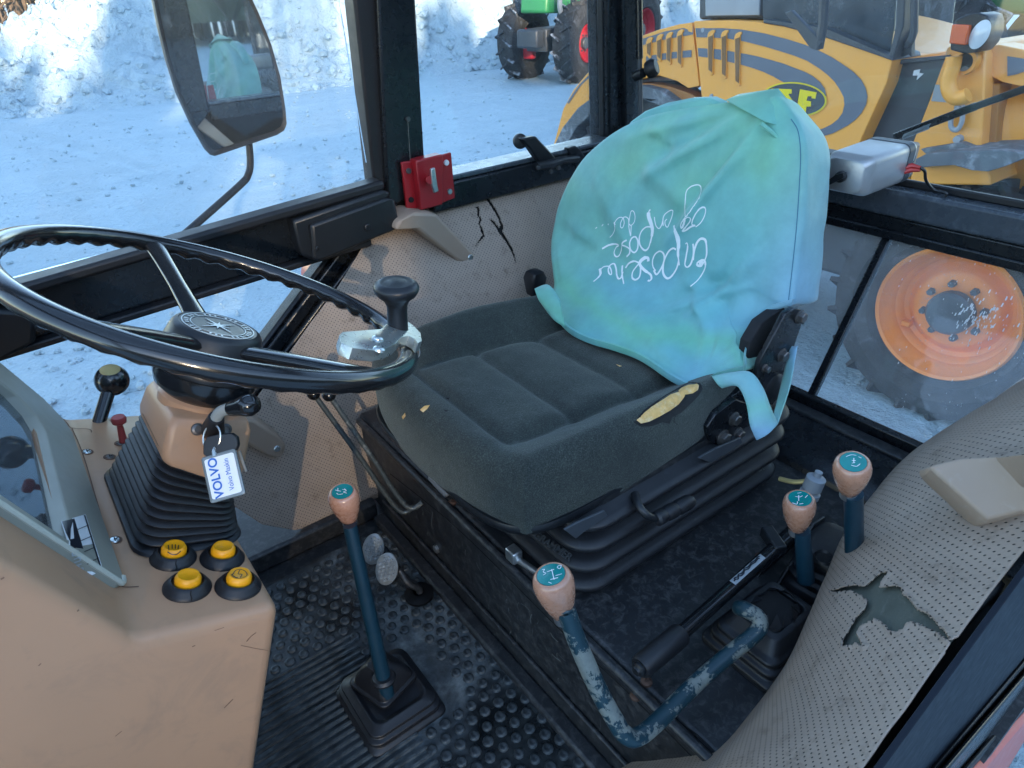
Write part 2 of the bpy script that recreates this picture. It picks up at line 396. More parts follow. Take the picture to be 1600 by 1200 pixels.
def cover_mat():
    m, t, b = NT('tie_dye_nylon')
    co = nd(t, 'ShaderNodeTexCoord').outputs['Object']
    n1 = noise_n(t, 3.2, 2, .5, co, .5); c = ramp(t, n1.outputs[0], [(.28, (.15, .41, .48)), (.45, (.15, .44, .45)), (.57, (.17, .47, .41)), (.70, (.19, .50, .33))]).outputs[0]
    # the printed colour bands: blue along the near side, green near the lower corners
    sx = nd(t, 'ShaderNodeSeparateXYZ'); t.links.new(co, sx.inputs[0])
    r1 = ramp(t, sx.outputs[1], [(.53, (.9, .9, .9)), (.66, (0, 0, 0))]); c = mixc(t, r1.outputs[0], c, (.22, .39, .54))
    n5 = noise_n(t, 5.5, 2, .5, co)
    ad = nd(t, 'ShaderNodeMath', operation='MULTIPLY_ADD'); t.links.new(n5.outputs[0], ad.inputs[0]); ad.inputs[1].default_value = .16; t.links.new(sx.outputs[2], ad.inputs[2])
    r2 = ramp(t, ad.outputs[0], [(.56, (0, 0, 0)), (.595, (.5, .5, .5)), (.63, (0, 0, 0))]); c = mixc(t, r2.outputs[0], c, (.15, .52, .22))
    n2 = noise_n(t, 26, 6, .6, co); c = mixc(t, 1.0, c, ramp(t, n2.outputs[0], [(.3, (.86, .88, .88)), (.7, (1.08, 1.08, 1.08))]).outputs[0], 'MULTIPLY')
    t.links.new(c, b.inputs['Base Color']); b.inputs['Roughness'].default_value = .55; b.inputs['Sheen Weight'].default_value = .25
    b.inputs['Subsurface Weight'].default_value = 0
    w = nd(t, 'ShaderNodeTexWave'); w.inputs['Scale'].default_value = 210; w.bands_direction = 'Z'; t.links.new(co, w.inputs['Vector'])
    w2 = nd(t, 'ShaderNodeTexWave'); w2.inputs['Scale'].default_value = 210; w2.bands_direction = 'Y'; t.links.new(co, w2.inputs['Vector'])
    p = bump(t, b, w.outputs['Fac'], .12, .0008); p = bump(t, b, w2.outputs['Fac'], .12, .0008, p)
    n3 = noise_n(t, 20, 4, .5, co, .8); bump(t, b, n3.outputs[0], .3, .005, p); return m
M['cover'] = cover_mat()
def chipped_mat():
    m, t, b = NT('chipped_petrol_paint')
    n1 = noise_n(t, 130, 9, .72, dist=.2); n0 = noise_n(t, 24, 3, .5)
    av = nd(t, 'ShaderNodeMath', operation='MULTIPLY_ADD'); t.links.new(n0.outputs[0], av.inputs[0]); av.inputs[1].default_value = .9; t.links.new(n1.outputs[0], av.inputs[2])
    r = ramp(t, av.outputs[0], [(.985, (0, 0, 0)), (.998, (1, 1, 1))])
    n2 = noise_n(t, 200, 4); st = mixc(t, n2.outputs[0], (.11, .125, .115), (.20, .22, .20))
    t.links.new(mixc(t, r.outputs[0], (.008, .034, .048), st), b.inputs['Base Color'])
    rr = ramp(t, r.outputs[0], [(0, (.35,) * 3), (1, (.5,) * 3)]); t.links.new(rr.outputs[0], b.inputs['Roughness'])
    i = nd(t, 'ShaderNodeMath', operation='SUBTRACT'); i.inputs[0].default_value = 1; t.links.new(r.outputs[0], i.inputs[1]); bump(t, b, i.outputs[0], .6, .0006); return m
M['chipped'] = chipped_mat()
def mat_floor():
    m, t, b = NT('grimy_rubber_mat')
    n1 = noise_n(t, 9, 8, .7, dist=.5); n2 = noise_n(t, 60, 6, .7); n3 = noise_n(t, 3.1, 4, .6)
    c = ramp(t, n1.outputs[0], [(.34, (.014, .017, .02)), (.48, (.045, .055, .063)), (.64, (.14, .16, .17))]).outputs[0]
    c = mixc(t, 1.0, c, ramp(t, n2.outputs[0], [(.3, (.55, .55, .55)), (.7, (1.5, 1.5, 1.45))]).outputs[0], 'MULTIPLY')
    wet = ramp(t, n3.outputs[0], [(.42, (.22, .22, .22)), (.52, (1, 1, 1))]).outputs[0]
    t.links.new(mixc(t, 1.0, c, wet, 'MULTIPLY'), b.inputs['Base Color'])
    rr = ramp(t, n3.outputs[0], [(.40, (.22,) * 3), (.55, (.6,) * 3)]); t.links.new(rr.outputs[0], b.inputs['Roughness'])
    bump(t, b, n2.outputs[0], .4, .0015); return m
M['floormat'] = mat_floor()

# ------------------------------------------------------------------ setting: snow, bank, woods
GZ = -1.1
def fbm(x, y, z, o=5): return noise.fractal(V((x, y, z)), .9, 2.1, o)
def ground():
    m = MB(); n = 220
    def f(u, v):
        a = (u * 2 - 1); b = (v * 2 - 1)
        x = 8 + math.copysign(abs(a) ** 2.6, a) * 300; y = 9 + math.copysign(abs(b) ** 2.6, b) * 300
        d = math.hypot(x - 8, y - 9); k = max(0, 1 - d / 60)
        z = GZ + k * (.05 * fbm(x * .35, y * .9, 3) + .025 * fbm(x * 1.7, y * 2.6, 9))
        return (x, y, min(z, GZ + .12))
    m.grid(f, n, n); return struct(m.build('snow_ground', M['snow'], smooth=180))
ground()
def bank():
    m = MB()
    def base_y(x): return 18.6 - .09 * x + .006 * max(0, x - 6) ** 2 + .5 * fbm(x * .3, 1, 1, 3)
    def H(x): return .55 + 2.9 * sstep(.0, 4.5, x) + .35 * fbm(x * .22, 7, 2, 3) - .3 * sstep(0, -12, x)
    def f(u, v):
        x = -12 + 50 * u; d = 12 * v ** 1.25
        prof = sstep(-.2, 4.2, d) ** .85 * (1 - .7 * sstep(5, 11, d))
        k = min(1, max(0, (d - .05) / .8))
        ch = noise.voronoi(V((x * 1.3, d * 1.3, prof * 3)))[0]; ch2 = noise.voronoi(V((x * 3.4, d * 3.4, prof * 7)))[0]
        lump = .7 * fbm(x * .55, d * .7, 5) + .30 * (.6 - ch[0]) + .20 * (.5 - ch2[0]) + .20 * fbm(x * 2.2, d * 2.4, 8) + .15 * fbm(x * 5, d * 5, 4) + .11 * fbm(x * 11, d * 11, 14, 3)
        z = GZ - .1 + H(x) * prof + k * lump * (.35 + prof * .7)
        return (x + .12 * k * fbm(x * 1.1, d * 1.1, 20), base_y(x) + d - .5 + .2 * k * fbm(x * .9, z * 1.2, 30), z)
    m.grid(f, 720, 170); o = m.build('snow_bank', M['snowbank'], smooth=180)
    ico = [(0, 0, -1), (.72, -.53, -.45), (-.28, -.85, -.45), (-.89, 0, -.45), (-.28, .85, -.45), (.72, .53, -.45), (.28, -.85, .45), (-.72, -.53, .45), (-.72, .53, .45), (.28, .85, .45), (.89, 0, .45), (0, 0, 1)]
    icf = [(0, 1, 2), (1, 0, 5), (0, 2, 3), (0, 3, 4), (0, 4, 5), (1, 5, 10), (2, 1, 6), (3, 2, 7), (4, 3, 8), (5, 4, 9), (1, 10, 6), (2, 6, 7), (3, 7, 8), (4, 8, 9), (5, 9, 10), (6, 10, 11), (7, 6, 11), (8, 7, 11), (9, 8, 11), (10, 9, 11)]
    def clod(mb, p, s, r):
        mb.add([V(p) + V((a * r.uniform(.7, 1.25), b * r.uniform(.7, 1.25), c * r.uniform(.5, 1.0))) * s for a, b, c in ico], icf)
    r = random.Random(12); mc = MB()
    for k in range(5200):
        u = r.uniform(.16, .72); v = r.random() ** 1.3 * .62; p = f(u, v); cl = noise.noise(V((p[0] * .5, p[2] * .8, 3)))
        if cl < r.uniform(-.5, .3): continue
        clod(mc, p, .03 + .13 * r.random() ** 3.2, r)
    c = mc.build('snow_clods', M['snowbank'], smooth=0); c['kind'] = 'stuff'; c['label'] = 'loose snow clods lying on the snow bank'
    mc = MB()
    for k in range(2600):
        y = 3 + 14 * r.random() ** 1.4; x = y * r.uniform(-.1, .75); clod(mc, (x, y, GZ + .01), .008 + .035 * r.random() ** 4, r)
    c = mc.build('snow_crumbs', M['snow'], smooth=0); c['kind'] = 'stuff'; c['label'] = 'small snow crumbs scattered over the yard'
    return struct(o)
bank()
def tree_mesh(seed):
    rnd = random.Random(seed); m = MB(); h = rnd.uniform(8, 11)
    pts = [V((.12 * i * rnd.uniform(-1, 1), .1 * i * rnd.uniform(-1, 1), h * i / 6)) for i in range(7)]
    m.tube(smooth_path(pts, 3), [.13 * (1 - i / 19 * .85) for i in range(19)], 7)
    for k in range(26):
        a = rnd.uniform(0, 6.28); z0 = rnd.uniform(1.0, h * .92); L = rnd.uniform(.7, 1.9) * (1 - z0 / h * .5)
        b = V((0, 0, z0)) + V((pts[min(6, int(z0 / h * 6))].x, pts[min(6, int(z0 / h * 6))].y, 0)); e = b + V((math.cos(a) * L, math.sin(a) * L, L * rnd.uniform(.4, 1)))
        m.tube([b, (b + e) / 2 + V((0, 0, -.05)), e], [.035, .022, .006], 4)
        for q in range(3):
            s = b + (e - b) * rnd.uniform(.35, .9); a2 = a + rnd.uniform(-1.2, 1.2); e2 = s + V((math.cos(a2), math.sin(a2), rnd.uniform(.3, 1.2))) * rnd.uniform(.3, .7)
            m.tube([s, e2], [.012, .004], 3)
    return m.mesh('bare_tree')
TM = [tree_mesh(i) for i in range(4)]
tr = random.Random(5)
for i in range(64):
    me = TM[i % 4]
    if not me.materials: me.materials.append(M['bark'])
    o = bpy.data.objects.new('bare_tree', me); COL.objects.link(o)
    yy = tr.uniform(31, 48); o.location = (yy * tr.uniform(.02, .17), yy, GZ - .1); o.rotation_euler.z = tr.uniform(0, 6.28); s = tr.uniform(.8, 1.25); o.scale = (s, s, s)
    tag(o, 'bare brown tree in the wood beyond the snow bank, top left corner', 'tree', 'bare trees beyond the snow bank')
# an unseen spruce wood added behind the camera: it keeps the yard in shade and lets the sun over its tops onto the bank
def wood():
    m = MB(); r = random.Random(3)
    for i in range(760):
        x = -110 + 190 * r.random(); y = -40 - 16 * r.random(); h = 20.9 + 1.5 * fbm(x * .11, 0, 5, 2) + r.uniform(-2.0, .6) + (-40 - y) * .12; w = r.uniform(2.0, 3.2)
        x0 = x + (.6 - y) * math.tan(R(SUN_AZ - 180))
        if -1.0 - w * .42 < x0 < .30 + w * .42: continue
        prof = [(.15, 0), (.15, 1.2)]
        for k in range(9):
            f = k / 9; prof += [(w * (1 - f) * 1.08 + .05, 1.2 + (h - 1.2) * f), (w * (1 - f) * .72, 1.2 + (h - 1.2) * (f + .07))]
        prof.append((.01, h)); m.lathe(prof, (x, y, GZ), n=9, caps=False)
    for i in range(42):                                        # unseen trunks added in a cleared gap, to thin the sun reaching the cab
        x0 = -2.2 + 3.0 * (i + r.random()) / 42; y = -40 - 14 * r.random(); x = x0 - (.6 - y) * math.tan(R(SUN_AZ - 180))
        m.tube([V((x, y, GZ)), V((x + r.uniform(-.1, .1), y, GZ + 11)), V((x + r.uniform(-.2, .2), y, GZ + 23))], [.075, .06, .045], 6)
    o = m.build('unseen_spruce_wood', pm('spruce_needles', (.02, .04, .02), .9), smooth=0)
    o['kind'] = 'stuff'; o['label'] = 'dark spruce wood with gap and trunks, added unseen behind the camera for shade'; return o
wood()

# ------------------------------------------------------------------ wheels and machines outside
def lug_mesh(name, L, w, h, ang):
    m = MB(); c, s = math.cos(ang), math.sin(ang)
    a = V((0, 0, 0)); d = V((c, s, 0)); n = V((-s, c, 0))
    vs = []
    for t, k in ((0, 1), (1, .8)):
        for q in (-1, 1): vs += [d * L * t + n * w * .6 * q * 1.0 + V((0, 0, -.02 - .03 * t)), d * L * t + n * w * .4 * q + V((0, 0, h - .02 * t))]
    m.add(vs, [(0, 1, 3, 2), (4, 6, 7, 5), (0, 4, 5, 1), (2, 3, 7, 6), (1, 5, 7, 3)]); return m.mesh(name)
def wheel(parent, c, axis, Rt, wd, Rr, rimmat, nl, hubmat=None, lug=.045, tm='tyre'):
    c = V(c); axis = V(axis).normalized(); h = wd / 2
    t = MB(); pr = [(Rr * .98, h * .72), (Rr * 1.1, h * .93), (Rr * 1.13, h * .97), (Rr * 1.15, h * .94), (Rr + (Rt - Rr) * .40, h * .985), (Rr + (Rt - Rr) * .48, h), (Rr + (Rt - Rr) * .50, h * .97), (Rr + (Rt - Rr) * .72, h * .96), (Rr + (Rt - Rr) * .74, h * .93), (Rt * .965, h * .8), (Rt, h * .45), (Rt * 1.003, 0)]
    pr = pr + [(r, -z) for r, z in reversed(pr[:-1])]; t.lathe(pr, c, axis, 56, caps=False)
    w = t.build('wheel', M['tyre'], parent, smooth=50)
    k = Rr / .355
    rp = [(.352, .150), (.362, .165), (.352, .182), (.338, .172), (.325, .12), (.31, .105), (.300, .07), (.285, .06), (.272, .03), (.25, .02), (.232, .028), (.215, .055), (.19, .068), (.12, .07), (0, .07)]
    rm = MB(); rm.lathe([(r * k, z * h / .19) for r, z in rp], c, axis, 56, caps=False); rm.build('rim', rimmat, w, smooth=35)
    uu, vv, _a = basis(axis); vm = MB(); pv_ = c + axis * h * .35 + (uu * math.cos(2.2) + vv * math.sin(2.2)) * .255 * k; vm.box(pv_, (.05, .05, .03)); vm.build('valve_guard', rimmat, w, bevel=.006)
    hb = MB(); hb.lathe([(.115 * k, .05), (.115 * k, .10 * k), (.10 * k, .115 * k), (0, .118 * k)], c + axis * h * .2, axis, 20, caps=False); hb.build('hub', hubmat or M['dgrey'], w, smooth=35)
    u, v, a = basis(axis)
    bm = MB(); bm.lathe([(.0, .03 * k), (.017 * k, .03 * k), (.021 * k, .0)], V((0, 0, 0)), V((0, 0, 1)), 6, caps=False); bme = bm.mesh('wheel_nut'); bme.materials.append(M['dgrey'])
    q = axis.to_track_quat('Z', 'Y').to_matrix().to_4x4()
    for i in range(8):
        ang = i / 8 * 6.283 + .3; o = link('wheel_nut', bme, None); o.matrix_local = Matrix.Translation(c + axis * (h * .37) + (u * math.cos(ang) + v * math.sin(ang)) * .148 * k) @ q; adopt(o, w)
    la = lug_mesh('lug', h * .98, .03 * Rt / .62, lug * Rt / .62, .55); lb = lug_mesh('lug', h * .98, .03 * Rt / .62, lug * Rt / .62, -.55)
    for me in (la, lb): me.materials.append(M[tm])
    for i in range(nl):
        for side, me in ((1, la), (-1, lb)):
            th = (i + (0 if side == 1 else .5)) / nl * 6.283; rad = u * math.cos(th) + v * math.sin(th); tan = axis.cross(rad)
            X = axis * side; Zv = rad; Y = Zv.cross(X)
            o = link('lug', me, None); mt = Matrix((X, Y, Zv)).transposed().to_4x4(); mt.translation = c + rad * Rt * .985; o.matrix_local = mt; adopt(o, w)
    return w

# wheel loader, parked across the yard behind the tractor, its side along Y
XL = 3.69
ldr = thing('wheel_loader', 'orange wheel loader with grey stripes and oval badge, outside the rear window', 'loader', (4.3, 2.6, GZ))
wheel(ldr, (XL + .19, 1.21, -.478), (-1, 0, 0), .625, .40, .355, M['rimorange'], 22, M['dgrey'])
wheel(ldr, (XL + .19, 3.72, -.478), (-1, 0, 0), .625, .40, .355, M['rimorange'], 22, M['dgrey'])
wheel(ldr, (XL + 1.65, 1.21, -.478), (1, 0, 0), .625, .40, .355, M['rimorange'], 22, M['dgrey'])
wheel(ldr, (XL + 1.65, 3.72, -.478), (1, 0, 0), .625, .40, .355, M['rimorange'], 22, M['dgrey'])
def plate(name, px, x, dx, mat, parent, bevel=.01, label=None, seg=2):
    m = MB(); m.prism([P(a, b, x=x) for a, b in px], (dx, 0, 0)); return m.build(name, mat, parent, smooth=35, bevel=bevel, seg=seg, label=label)
XH = 3.74
hood_px = [(1084, 33), (1135, 32), (1180, 34), (1222, 40), (1260, 49), (1290, 58), (1340, 75), (1394, 94), (1385, 130), (1347, 214), (1330, 262), (1112, 250), (1096, 151)]
hood = plate('side_panel', hood_px, XH, 1.4, M['orange'], ldr, .03, seg=3)
rear_px = [(1081, 35), (1060, 38), (1030, 46), (1000, 57), (975, 71), (945, 91), (918, 114), (896, 140), (880, 170), (868, 215), (862, 236), (876, 226), (889, 200), (906, 172), (930, 150), (960, 133), (1000, 124), (1029, 118), (1058, 127), (1075, 138), (1093, 134)]
hood2 = plate('engine_hood', rear_px, XH + .03, 1.35, M['orange'], ldr, .025, seg=3)
m = MB(); arc = [(1100, 190), (1085, 175), (1060, 163), (1030, 155), (1000, 150), (965, 152), (930, 164), (900, 190), (878, 225), (868, 262), (885, 290), (1100, 300)]
plate('wheel_arch', arc, XH + .16, .02, M['dgrey'], ldr, 0)
lin = [(1098, 156), (1075, 145), (1045, 135), (1015, 130), (985, 131), (950, 142), (915, 166), (892, 196), (880, 226), (888, 228), (905, 200), (930, 175), (960, 160), (1000, 153), (1040, 158), (1075, 168), (1098, 182)]
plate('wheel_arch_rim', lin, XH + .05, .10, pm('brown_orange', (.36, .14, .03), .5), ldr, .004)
plate('fender_edge', [(1003, 134), (1030, 141), (1052, 157), (1060, 175), (1048, 178), (1030, 165), (1003, 155), (960, 160), (925, 176), (900, 200), (880, 236), (862, 236), (878, 200), (903, 168), (935, 145), (968, 134)], XH - .03, .35, M['fender'], ldr, .008)
plate('rear_axle_housing', [(930, 215), (950, 200), (990, 196), (1030, 200), (1060, 215), (1060, 260), (930, 260)], XH + .3, .2, M['rimorange'], ldr, .02)
bvl = bvh_of(hood, hood2)
def band(top, bot): return top + bot[::-1]
up1 = [(1087, 44), (1130, 44), (1159, 46), (1195, 52), (1230, 61), (1259, 70), (1280, 79), (1300, 89), (1317, 100), (1334, 112), (1346, 124), (1353, 137), (1356, 150), (1354, 163), (1347, 176), (1337, 187), (1325, 196), (1302, 208), (1286, 213)]
lo1 = [(1089, 58), (1120, 59), (1137, 60), (1165, 65), (1193, 72), (1220, 80), (1242, 87), (1262, 95), (1281, 107), (1294, 117), (1305, 128), (1313, 140), (1319, 152), (1320, 164), (1317, 176), (1310, 186), (1300, 194), (1288, 200), (1276, 204)]
decal('stripe', band(up1, lo1), bvl, M['stripe'], hood, .004, 1)
up2 = [(1091, 75), (1110, 76), (1124, 77), (1159, 83), (1180, 87), (1203, 93), (1224, 99), (1242, 106), (1258, 112), (1271, 119), (1282, 128), (1289, 138), (1292, 150)]
lo2 = [(1092, 88), (1108, 90), (1124, 93), (1159, 101), (1176, 106), (1193, 112), (1208, 119), (1222, 127), (1235, 133), (1245, 138), (1256, 143), (1264, 147), (1270, 152)]
decal('stripe', band(up2, lo2), bvl, M['stripe'], hood, .004, 1)
decal('stripe', [(960, 83), (1003, 61), (1040, 49), (1083, 41), (1083, 54), (1042, 61), (1003, 71), (960, 92)], bvl, M['stripe'], hood2, .004, 1)
decal('stripe', [(1010, 88), (1045, 82), (1081, 78), (1081, 89), (1045, 92), (1010, 98)], bvl, M['stripe'], hood2, .004, 1)
decal('stripe', [(884, 158), (905, 128), (940, 97), (940, 103), (908, 134), (889, 162)], bvl, M['stripe'], hood2, .004, 1)
slots = [(1105, 47, 118), (1126, 47, 124), (1147, 50, 135)]; slots2 = [(1057, 46, 106), (1040, 50, 102), (1025, 53, 97), (1009, 58, 92)]
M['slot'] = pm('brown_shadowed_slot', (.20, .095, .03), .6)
for L, par, w in ((slots, hood, 11.5), (slots2, hood2, 10.5)):
    for x, y0, y1 in L:
        m = MB(); q = [(x, y0 + 8), (x + 2, y0 + 3), (x + w * .6, y0), (x + w, y0), (x + w, y0 + 3), (x + w * .8, y0 + 6), (x + w * .75, y1 - 2), (x + w * .5, y1), (x + 1, y1 - 6)]
        xs = XH + (.0 if par is hood else .03)
        m.prism([P(a, b, x=xs - .012) for a, b in q], (.02, 0, 0)); s_ = m.build('louvre', M['orange'], par, smooth=30, bevel=.003)
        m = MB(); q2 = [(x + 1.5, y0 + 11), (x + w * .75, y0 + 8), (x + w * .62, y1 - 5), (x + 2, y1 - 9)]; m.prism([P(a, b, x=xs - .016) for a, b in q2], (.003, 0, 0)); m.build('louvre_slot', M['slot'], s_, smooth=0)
# oval badge
def oval(cx, cy, rx, ry, n=40, rot=0): return [(cx + rx * math.cos(a) * math.cos(rot) - ry * math.sin(a) * math.sin(rot), cy + rx * math.cos(a) * math.sin(rot) + ry * math.sin(a) * math.cos(rot)) for a in [6.2832 * k / n for k in range(n)]]
bd = decal('badge', oval(1242, 155, 51, 27, rot=.06), bvl, M['logoyellow'], hood, .008, 0)
decal('badge_field', oval(1242, 155, 48.5, 24.8, rot=.06), bvl, M['dgrey'], bd, .010, 0)
decal('letter', [(1207, 138), (1239, 139), (1239, 146), (1234, 146), (1247, 166), (1252, 139), (1278, 144), (1276, 154), (1270, 153), (1270, 150), (1264, 150), (1262, 157), (1269, 158), (1269, 166), (1262, 166), (1261, 176), (1228, 174), (1222, 168), (1214, 147), (1207, 145)], bvl, M['logoyellow'], bd, .012, 0)
decal('letter_gap', [(1241, 146), (1245, 140.5), (1250, 141), (1248, 167), (1234, 147)], bvl, M['dgrey'], bd, .0135, 0)
for a, b in ((1099, 47), (1112, 150)):
    m = MB(); m.lathe([(0, .01), (.012, .008), (.014, 0)], P(a, b, x=XH), V((-1, 0, 0)), 10); m.build('screw', M['lgrey'], hood)
# top grille box, cab, mirror arm
gb = plate('grille_box', [(1091, 31), (1092, -60), (1192, -60), (1192, 30)], XH + .10, 1.2, M['dgrey'], ldr, .02)
plate('grille', [(1102, 25), (1100, -60), (1188, -60), (1186, 24)], XH + .085, .014, M['lgrey'], gb, .004)
plate('cab_pillar', [(1394, 95), (1412, 40), (1416, -60), (1404, -60), (1400, 40), (1388, 92)], XH + .0, .10, M['dgrey'], ldr, .006)
plate('cab_door_lower', [(1392, 97), (1398, 94), (1480, 88), (1452, 160), (1424, 232), (1346, 222)], XH + .12, .03, pm('door_panel_grey', (.035, .045, .058), .4, dust=.3, dcol=(.1, .11, .12), ds=8), ldr, .006)
plate('cab_sill', [(1192, 30), (1290, 44), (1392, 88), (1394, 95), (1340, 76), (1290, 59), (1222, 41), (1192, 36)], XH - .01, .3, M['dgrey'], ldr, .006)
plate('cab_window', [(1192, 30), (1192, -70), (1404, -70), (1398, 40), (1390, 86), (1290, 43)], XH + .06, .006, M['darkglass'], ldr, 0)
plate('cab_windscreen', [(1418, 80), (1424, -70), (1500, -70), (1482, 86)], XH + .10, .006, M['dustyglass'], ldr, 0)
plate('door_frame', [(1395, 95), (1418, 84), (1424, 90), (1424, -70), (1414, -70), (1412, 80)], XH + .08, .04, M['dgrey'], ldr, .004)
plate('door_frame', [(1400, 94), (1482, 86), (1482, 92), (1400, 101)], XH + .09, .04, M['dgrey'], ldr, .004)
plate('driver_seat', [(1295, 70), (1300, 30), (1320, 10), (1345, 0), (1372, 30), (1378, 64), (1350, 90)], XH + .5, .45, M['plastic'], ldr, .05, seg=3)
plate('dashboard', [(1205, 30), (1210, 5), (1260, -10), (1275, 20), (1262, 44)], XH + .5, .6, M['plastic'], ldr, .03)
m = MB(); m.tube([P(1418, 70, x=XH + .05), P(1424, 62, x=XH), P(1428, 50, x=XH), P(1430, -40, x=XH)], .018, 8); m.build('grab_rail', M['dgrey'], ldr)
plate('mirror', [(1226, 20), (1236, 16), (1284, 66), (1276, 79), (1266, 76)], XL - .42, .03, M['dgrey'], ldr, .004)
m = MB(); m.tube([P(1279, 76, x=XL - .40), P(1286, 40, x=XL - .40), P(1292, -60, x=XL - .40)], .022, 8); m.build('mirror_arm', M['dgrey'], ldr)
lg = plate('logo_mark', [(1428, 110), (1438, 108), (1436, 114), (1443, 115), (1432, 125), (1434, 118), (1426, 118)], XH + .112, .004, M['white'], ldr, 0)
# front frame
fr = plate('front_frame', [(1480, 73), (1510, 70), (1535, 73), (1540, 85), (1538, 150), (1532, 235), (1530, 262), (1415, 262), (1424, 226), (1450, 160)], XH + .12, .9, M['orange'], ldr, .02)
arm = plate('lift_arm', [(1534, 72), (1562, 70), (1600, 78), (1700, 90), (1700, 150), (1600, 136), (1565, 128), (1546, 118), (1540, 90)], XH + .2, .18, M['orange'], ldr, .02)
plate('arm_cutout', [(1574, 88), (1600, 92), (1600, 112), (1588, 116), (1574, 119)], XH + .192, .005, M['stripe'], arm, 0)
m = MB(); m.lathe([(0, -.6), (.34, -.6), (.36, -.5), (.36, .5), (.34, .6), (0, .6)], P(1580, 200, x=XH + .62), V((.15, -1, .1)), 32); m.build('boom_tube', M['orange'], ldr)
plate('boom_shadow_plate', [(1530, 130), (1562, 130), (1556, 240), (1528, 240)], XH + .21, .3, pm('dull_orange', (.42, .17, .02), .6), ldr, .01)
plate('front_fender', [(1428, 262), (1450, 252), (1480, 247), (1520, 243), (1546, 262), (1548, 290), (1420, 288), (1424, 272)], XH + .02, .5, M['orange'], ldr, .01)
plate('mudguard', [(1424, 252), (1448, 240), (1500, 236), (1560, 235), (1598, 239), (1640, 246), (1600, 248), (1570, 260), (1544, 268), (1518, 266), (1490, 258), (1455, 260), (1430, 264)], XL - .02, .45, M['fender'], ldr, .006)
plate('step_plate', [(1438, 233), (1500, 223), (1518, 230), (1516, 236), (1450, 244)], XH + .06, .2, M['fender'], ldr, .004)
lampx = XL + .0
lp = plate('work_lamp', [(1484, 78), (1486, 40), (1494, 30), (1512, 22), (1530, 20), (1543, 24), (1546, 34), (1545, 52), (1538, 68), (1526, 82), (1505, 84)], lampx, .16, M['plastic'], ldr, .02, seg=3)
m = MB(); c = P(1531, 54, x=lampx - .004); u = (P(1545, 32, x=lampx - .004) - c); w_ = (P(1542, 62, x=lampx - .004) - c)
m.loft([[c + (u * math.cos(a) + w_ * math.sin(a)) * s + V((-.012 * (1 - s * s) - .001, 0, 0)) for a in [6.283 * k / 28 for k in range(28)]] for s in (1, .8, .5, .2, .02)], caps=True); m.build('lens', M['lens'], lp, smooth=60)
plate('indicator', [(1482, 68), (1487, 38), (1514, 39), (1508, 71)], lampx - .03, .05, M['amber'], lp, .006)
m = MB(); m.tube(smooth_path([P(a, b, x=XH + .02) for a, b in ((1491, 88), (1488, 105), (1482, 125), (1484, 142), (1492, 152), (1504, 152), (1513, 148))], 6), .035, 12); m.build('hose_pipe', M['orange'], ldr)
m = MB(); m.lathe([(.055, 0), (.055, .05), (.04, .05), (.04, 0)], P(1513, 96, x=XH + .12), V((-1, 0, 0)), 24, caps=False); m.build('pin_eye', M['orange'], ldr)
m = MB(); m.lathe([(0, .02), (.04, .02), (.04, 0)], P(1513, 96, x=XH + .12), V((-1, 0, 0)), 24); m.build('pin', M['dgrey'], ldr)
for a, b in ((1511, 109), (1499, 217), (1518, 233), (1501, 167)):
    m = MB(); m.lathe([(0, .03), (.018, .03), (.022, 0)], P(a, b, x=XH + .12), V((-1, 0, 0)), 8); m.build('bolt', M['lgrey'], ldr)
pl = plate('data_plate', [(1461, 132), (1476, 134), (1480, 160), (1455, 158)], XH + .113, .004, M['lgrey'], ldr, 0)
m = MB(); m.tube(smooth_path([P(a, b, x=XH + .09) for a, b in ((1501, 168), (1488, 180), (1486, 198), (1495, 203), (1503, 190), (1504, 172))], 5), .012, 8); m.build('cable', M['lgrey'], ldr)
m = MB(); m.box((XL + .95, 2.5, -.35), (1.1, 3.0, .5)); m.build('chassis', M['dgrey'], ldr, bevel=.03)
m = MB(); m.box((XL + .95, 2.45, -.5), (.14, .4, .3)); m.build('step', M['dgrey'], ldr, bevel=.01)

# green tractor with red rims by the snow bank
def green_tractor(label, cat):
    t = thing('green_tractor', label, cat, (12.1, 14.4, GZ))
    for yy, ax in ((13.55, -1), (15.20, 1)):
        wheel(t, (12.1, yy, GZ + .86), (0, ax, 0), .88, .58, .42, M['trred'], 15, None, .06, 'snowtyre')
        wheel(t, (14.9, yy + ax * .02, GZ + .98), (0, ax, 0), 1.0, .66, .5, M['trred'], 16, None, .06, 'snowtyre')
    m = MB(); m.prism([V((11.2, 14.0, z)) for z in ()] or [V((11.3, 13.98, .42)), V((11.35, 13.98, .85)), V((11.6, 13.98, 1.0)), V((13.6, 13.98, 1.15)), V((13.6, 13.98, .35))], (0, .8, 0)); m.build('hood', M['green'], t, bevel=.08, seg=3)
    m = MB(); m.box((12.1, 14.35, -.2), (.35, 1.5, .28)).box((12.6, 14.35, -.15), (2.4, .6, .5)); m.build('axle', M['dgrey'], t, bevel=.03)
    m = MB(); m.box((11.15, 14.35, -.1), (.3, .6, .4)); m.build('front_weight', M['dgrey'], t, bevel=.05)
    m = MB(); m.box((11.75, 14.9, -.45), (.2, .5, .3)); m.build('axle_guard', M['trred'], t, bevel=.05)
    m = MB(); m.box((14.3, 14.35, 1.9), (1.5, 1.5, 1.6)); m.build('cab', M['darkglass'], t, bevel=.1)
    m = MB(); m.box((14.3, 14.35, 2.75), (1.7, 1.65, .18)); m.build('roof', M['green'], t, bevel=.06)
    m = MB(); m.tube([V((11.9, 13.85, .05)), V((11.5, 13.75, .55)), V((11.45, 13.7, .9))], .06, 8); m.build('loader_bracket', M['lgrey'], t)
    return t
g1 = green_tractor('green tractor with red rims parked by the snow bank', 'tractor')
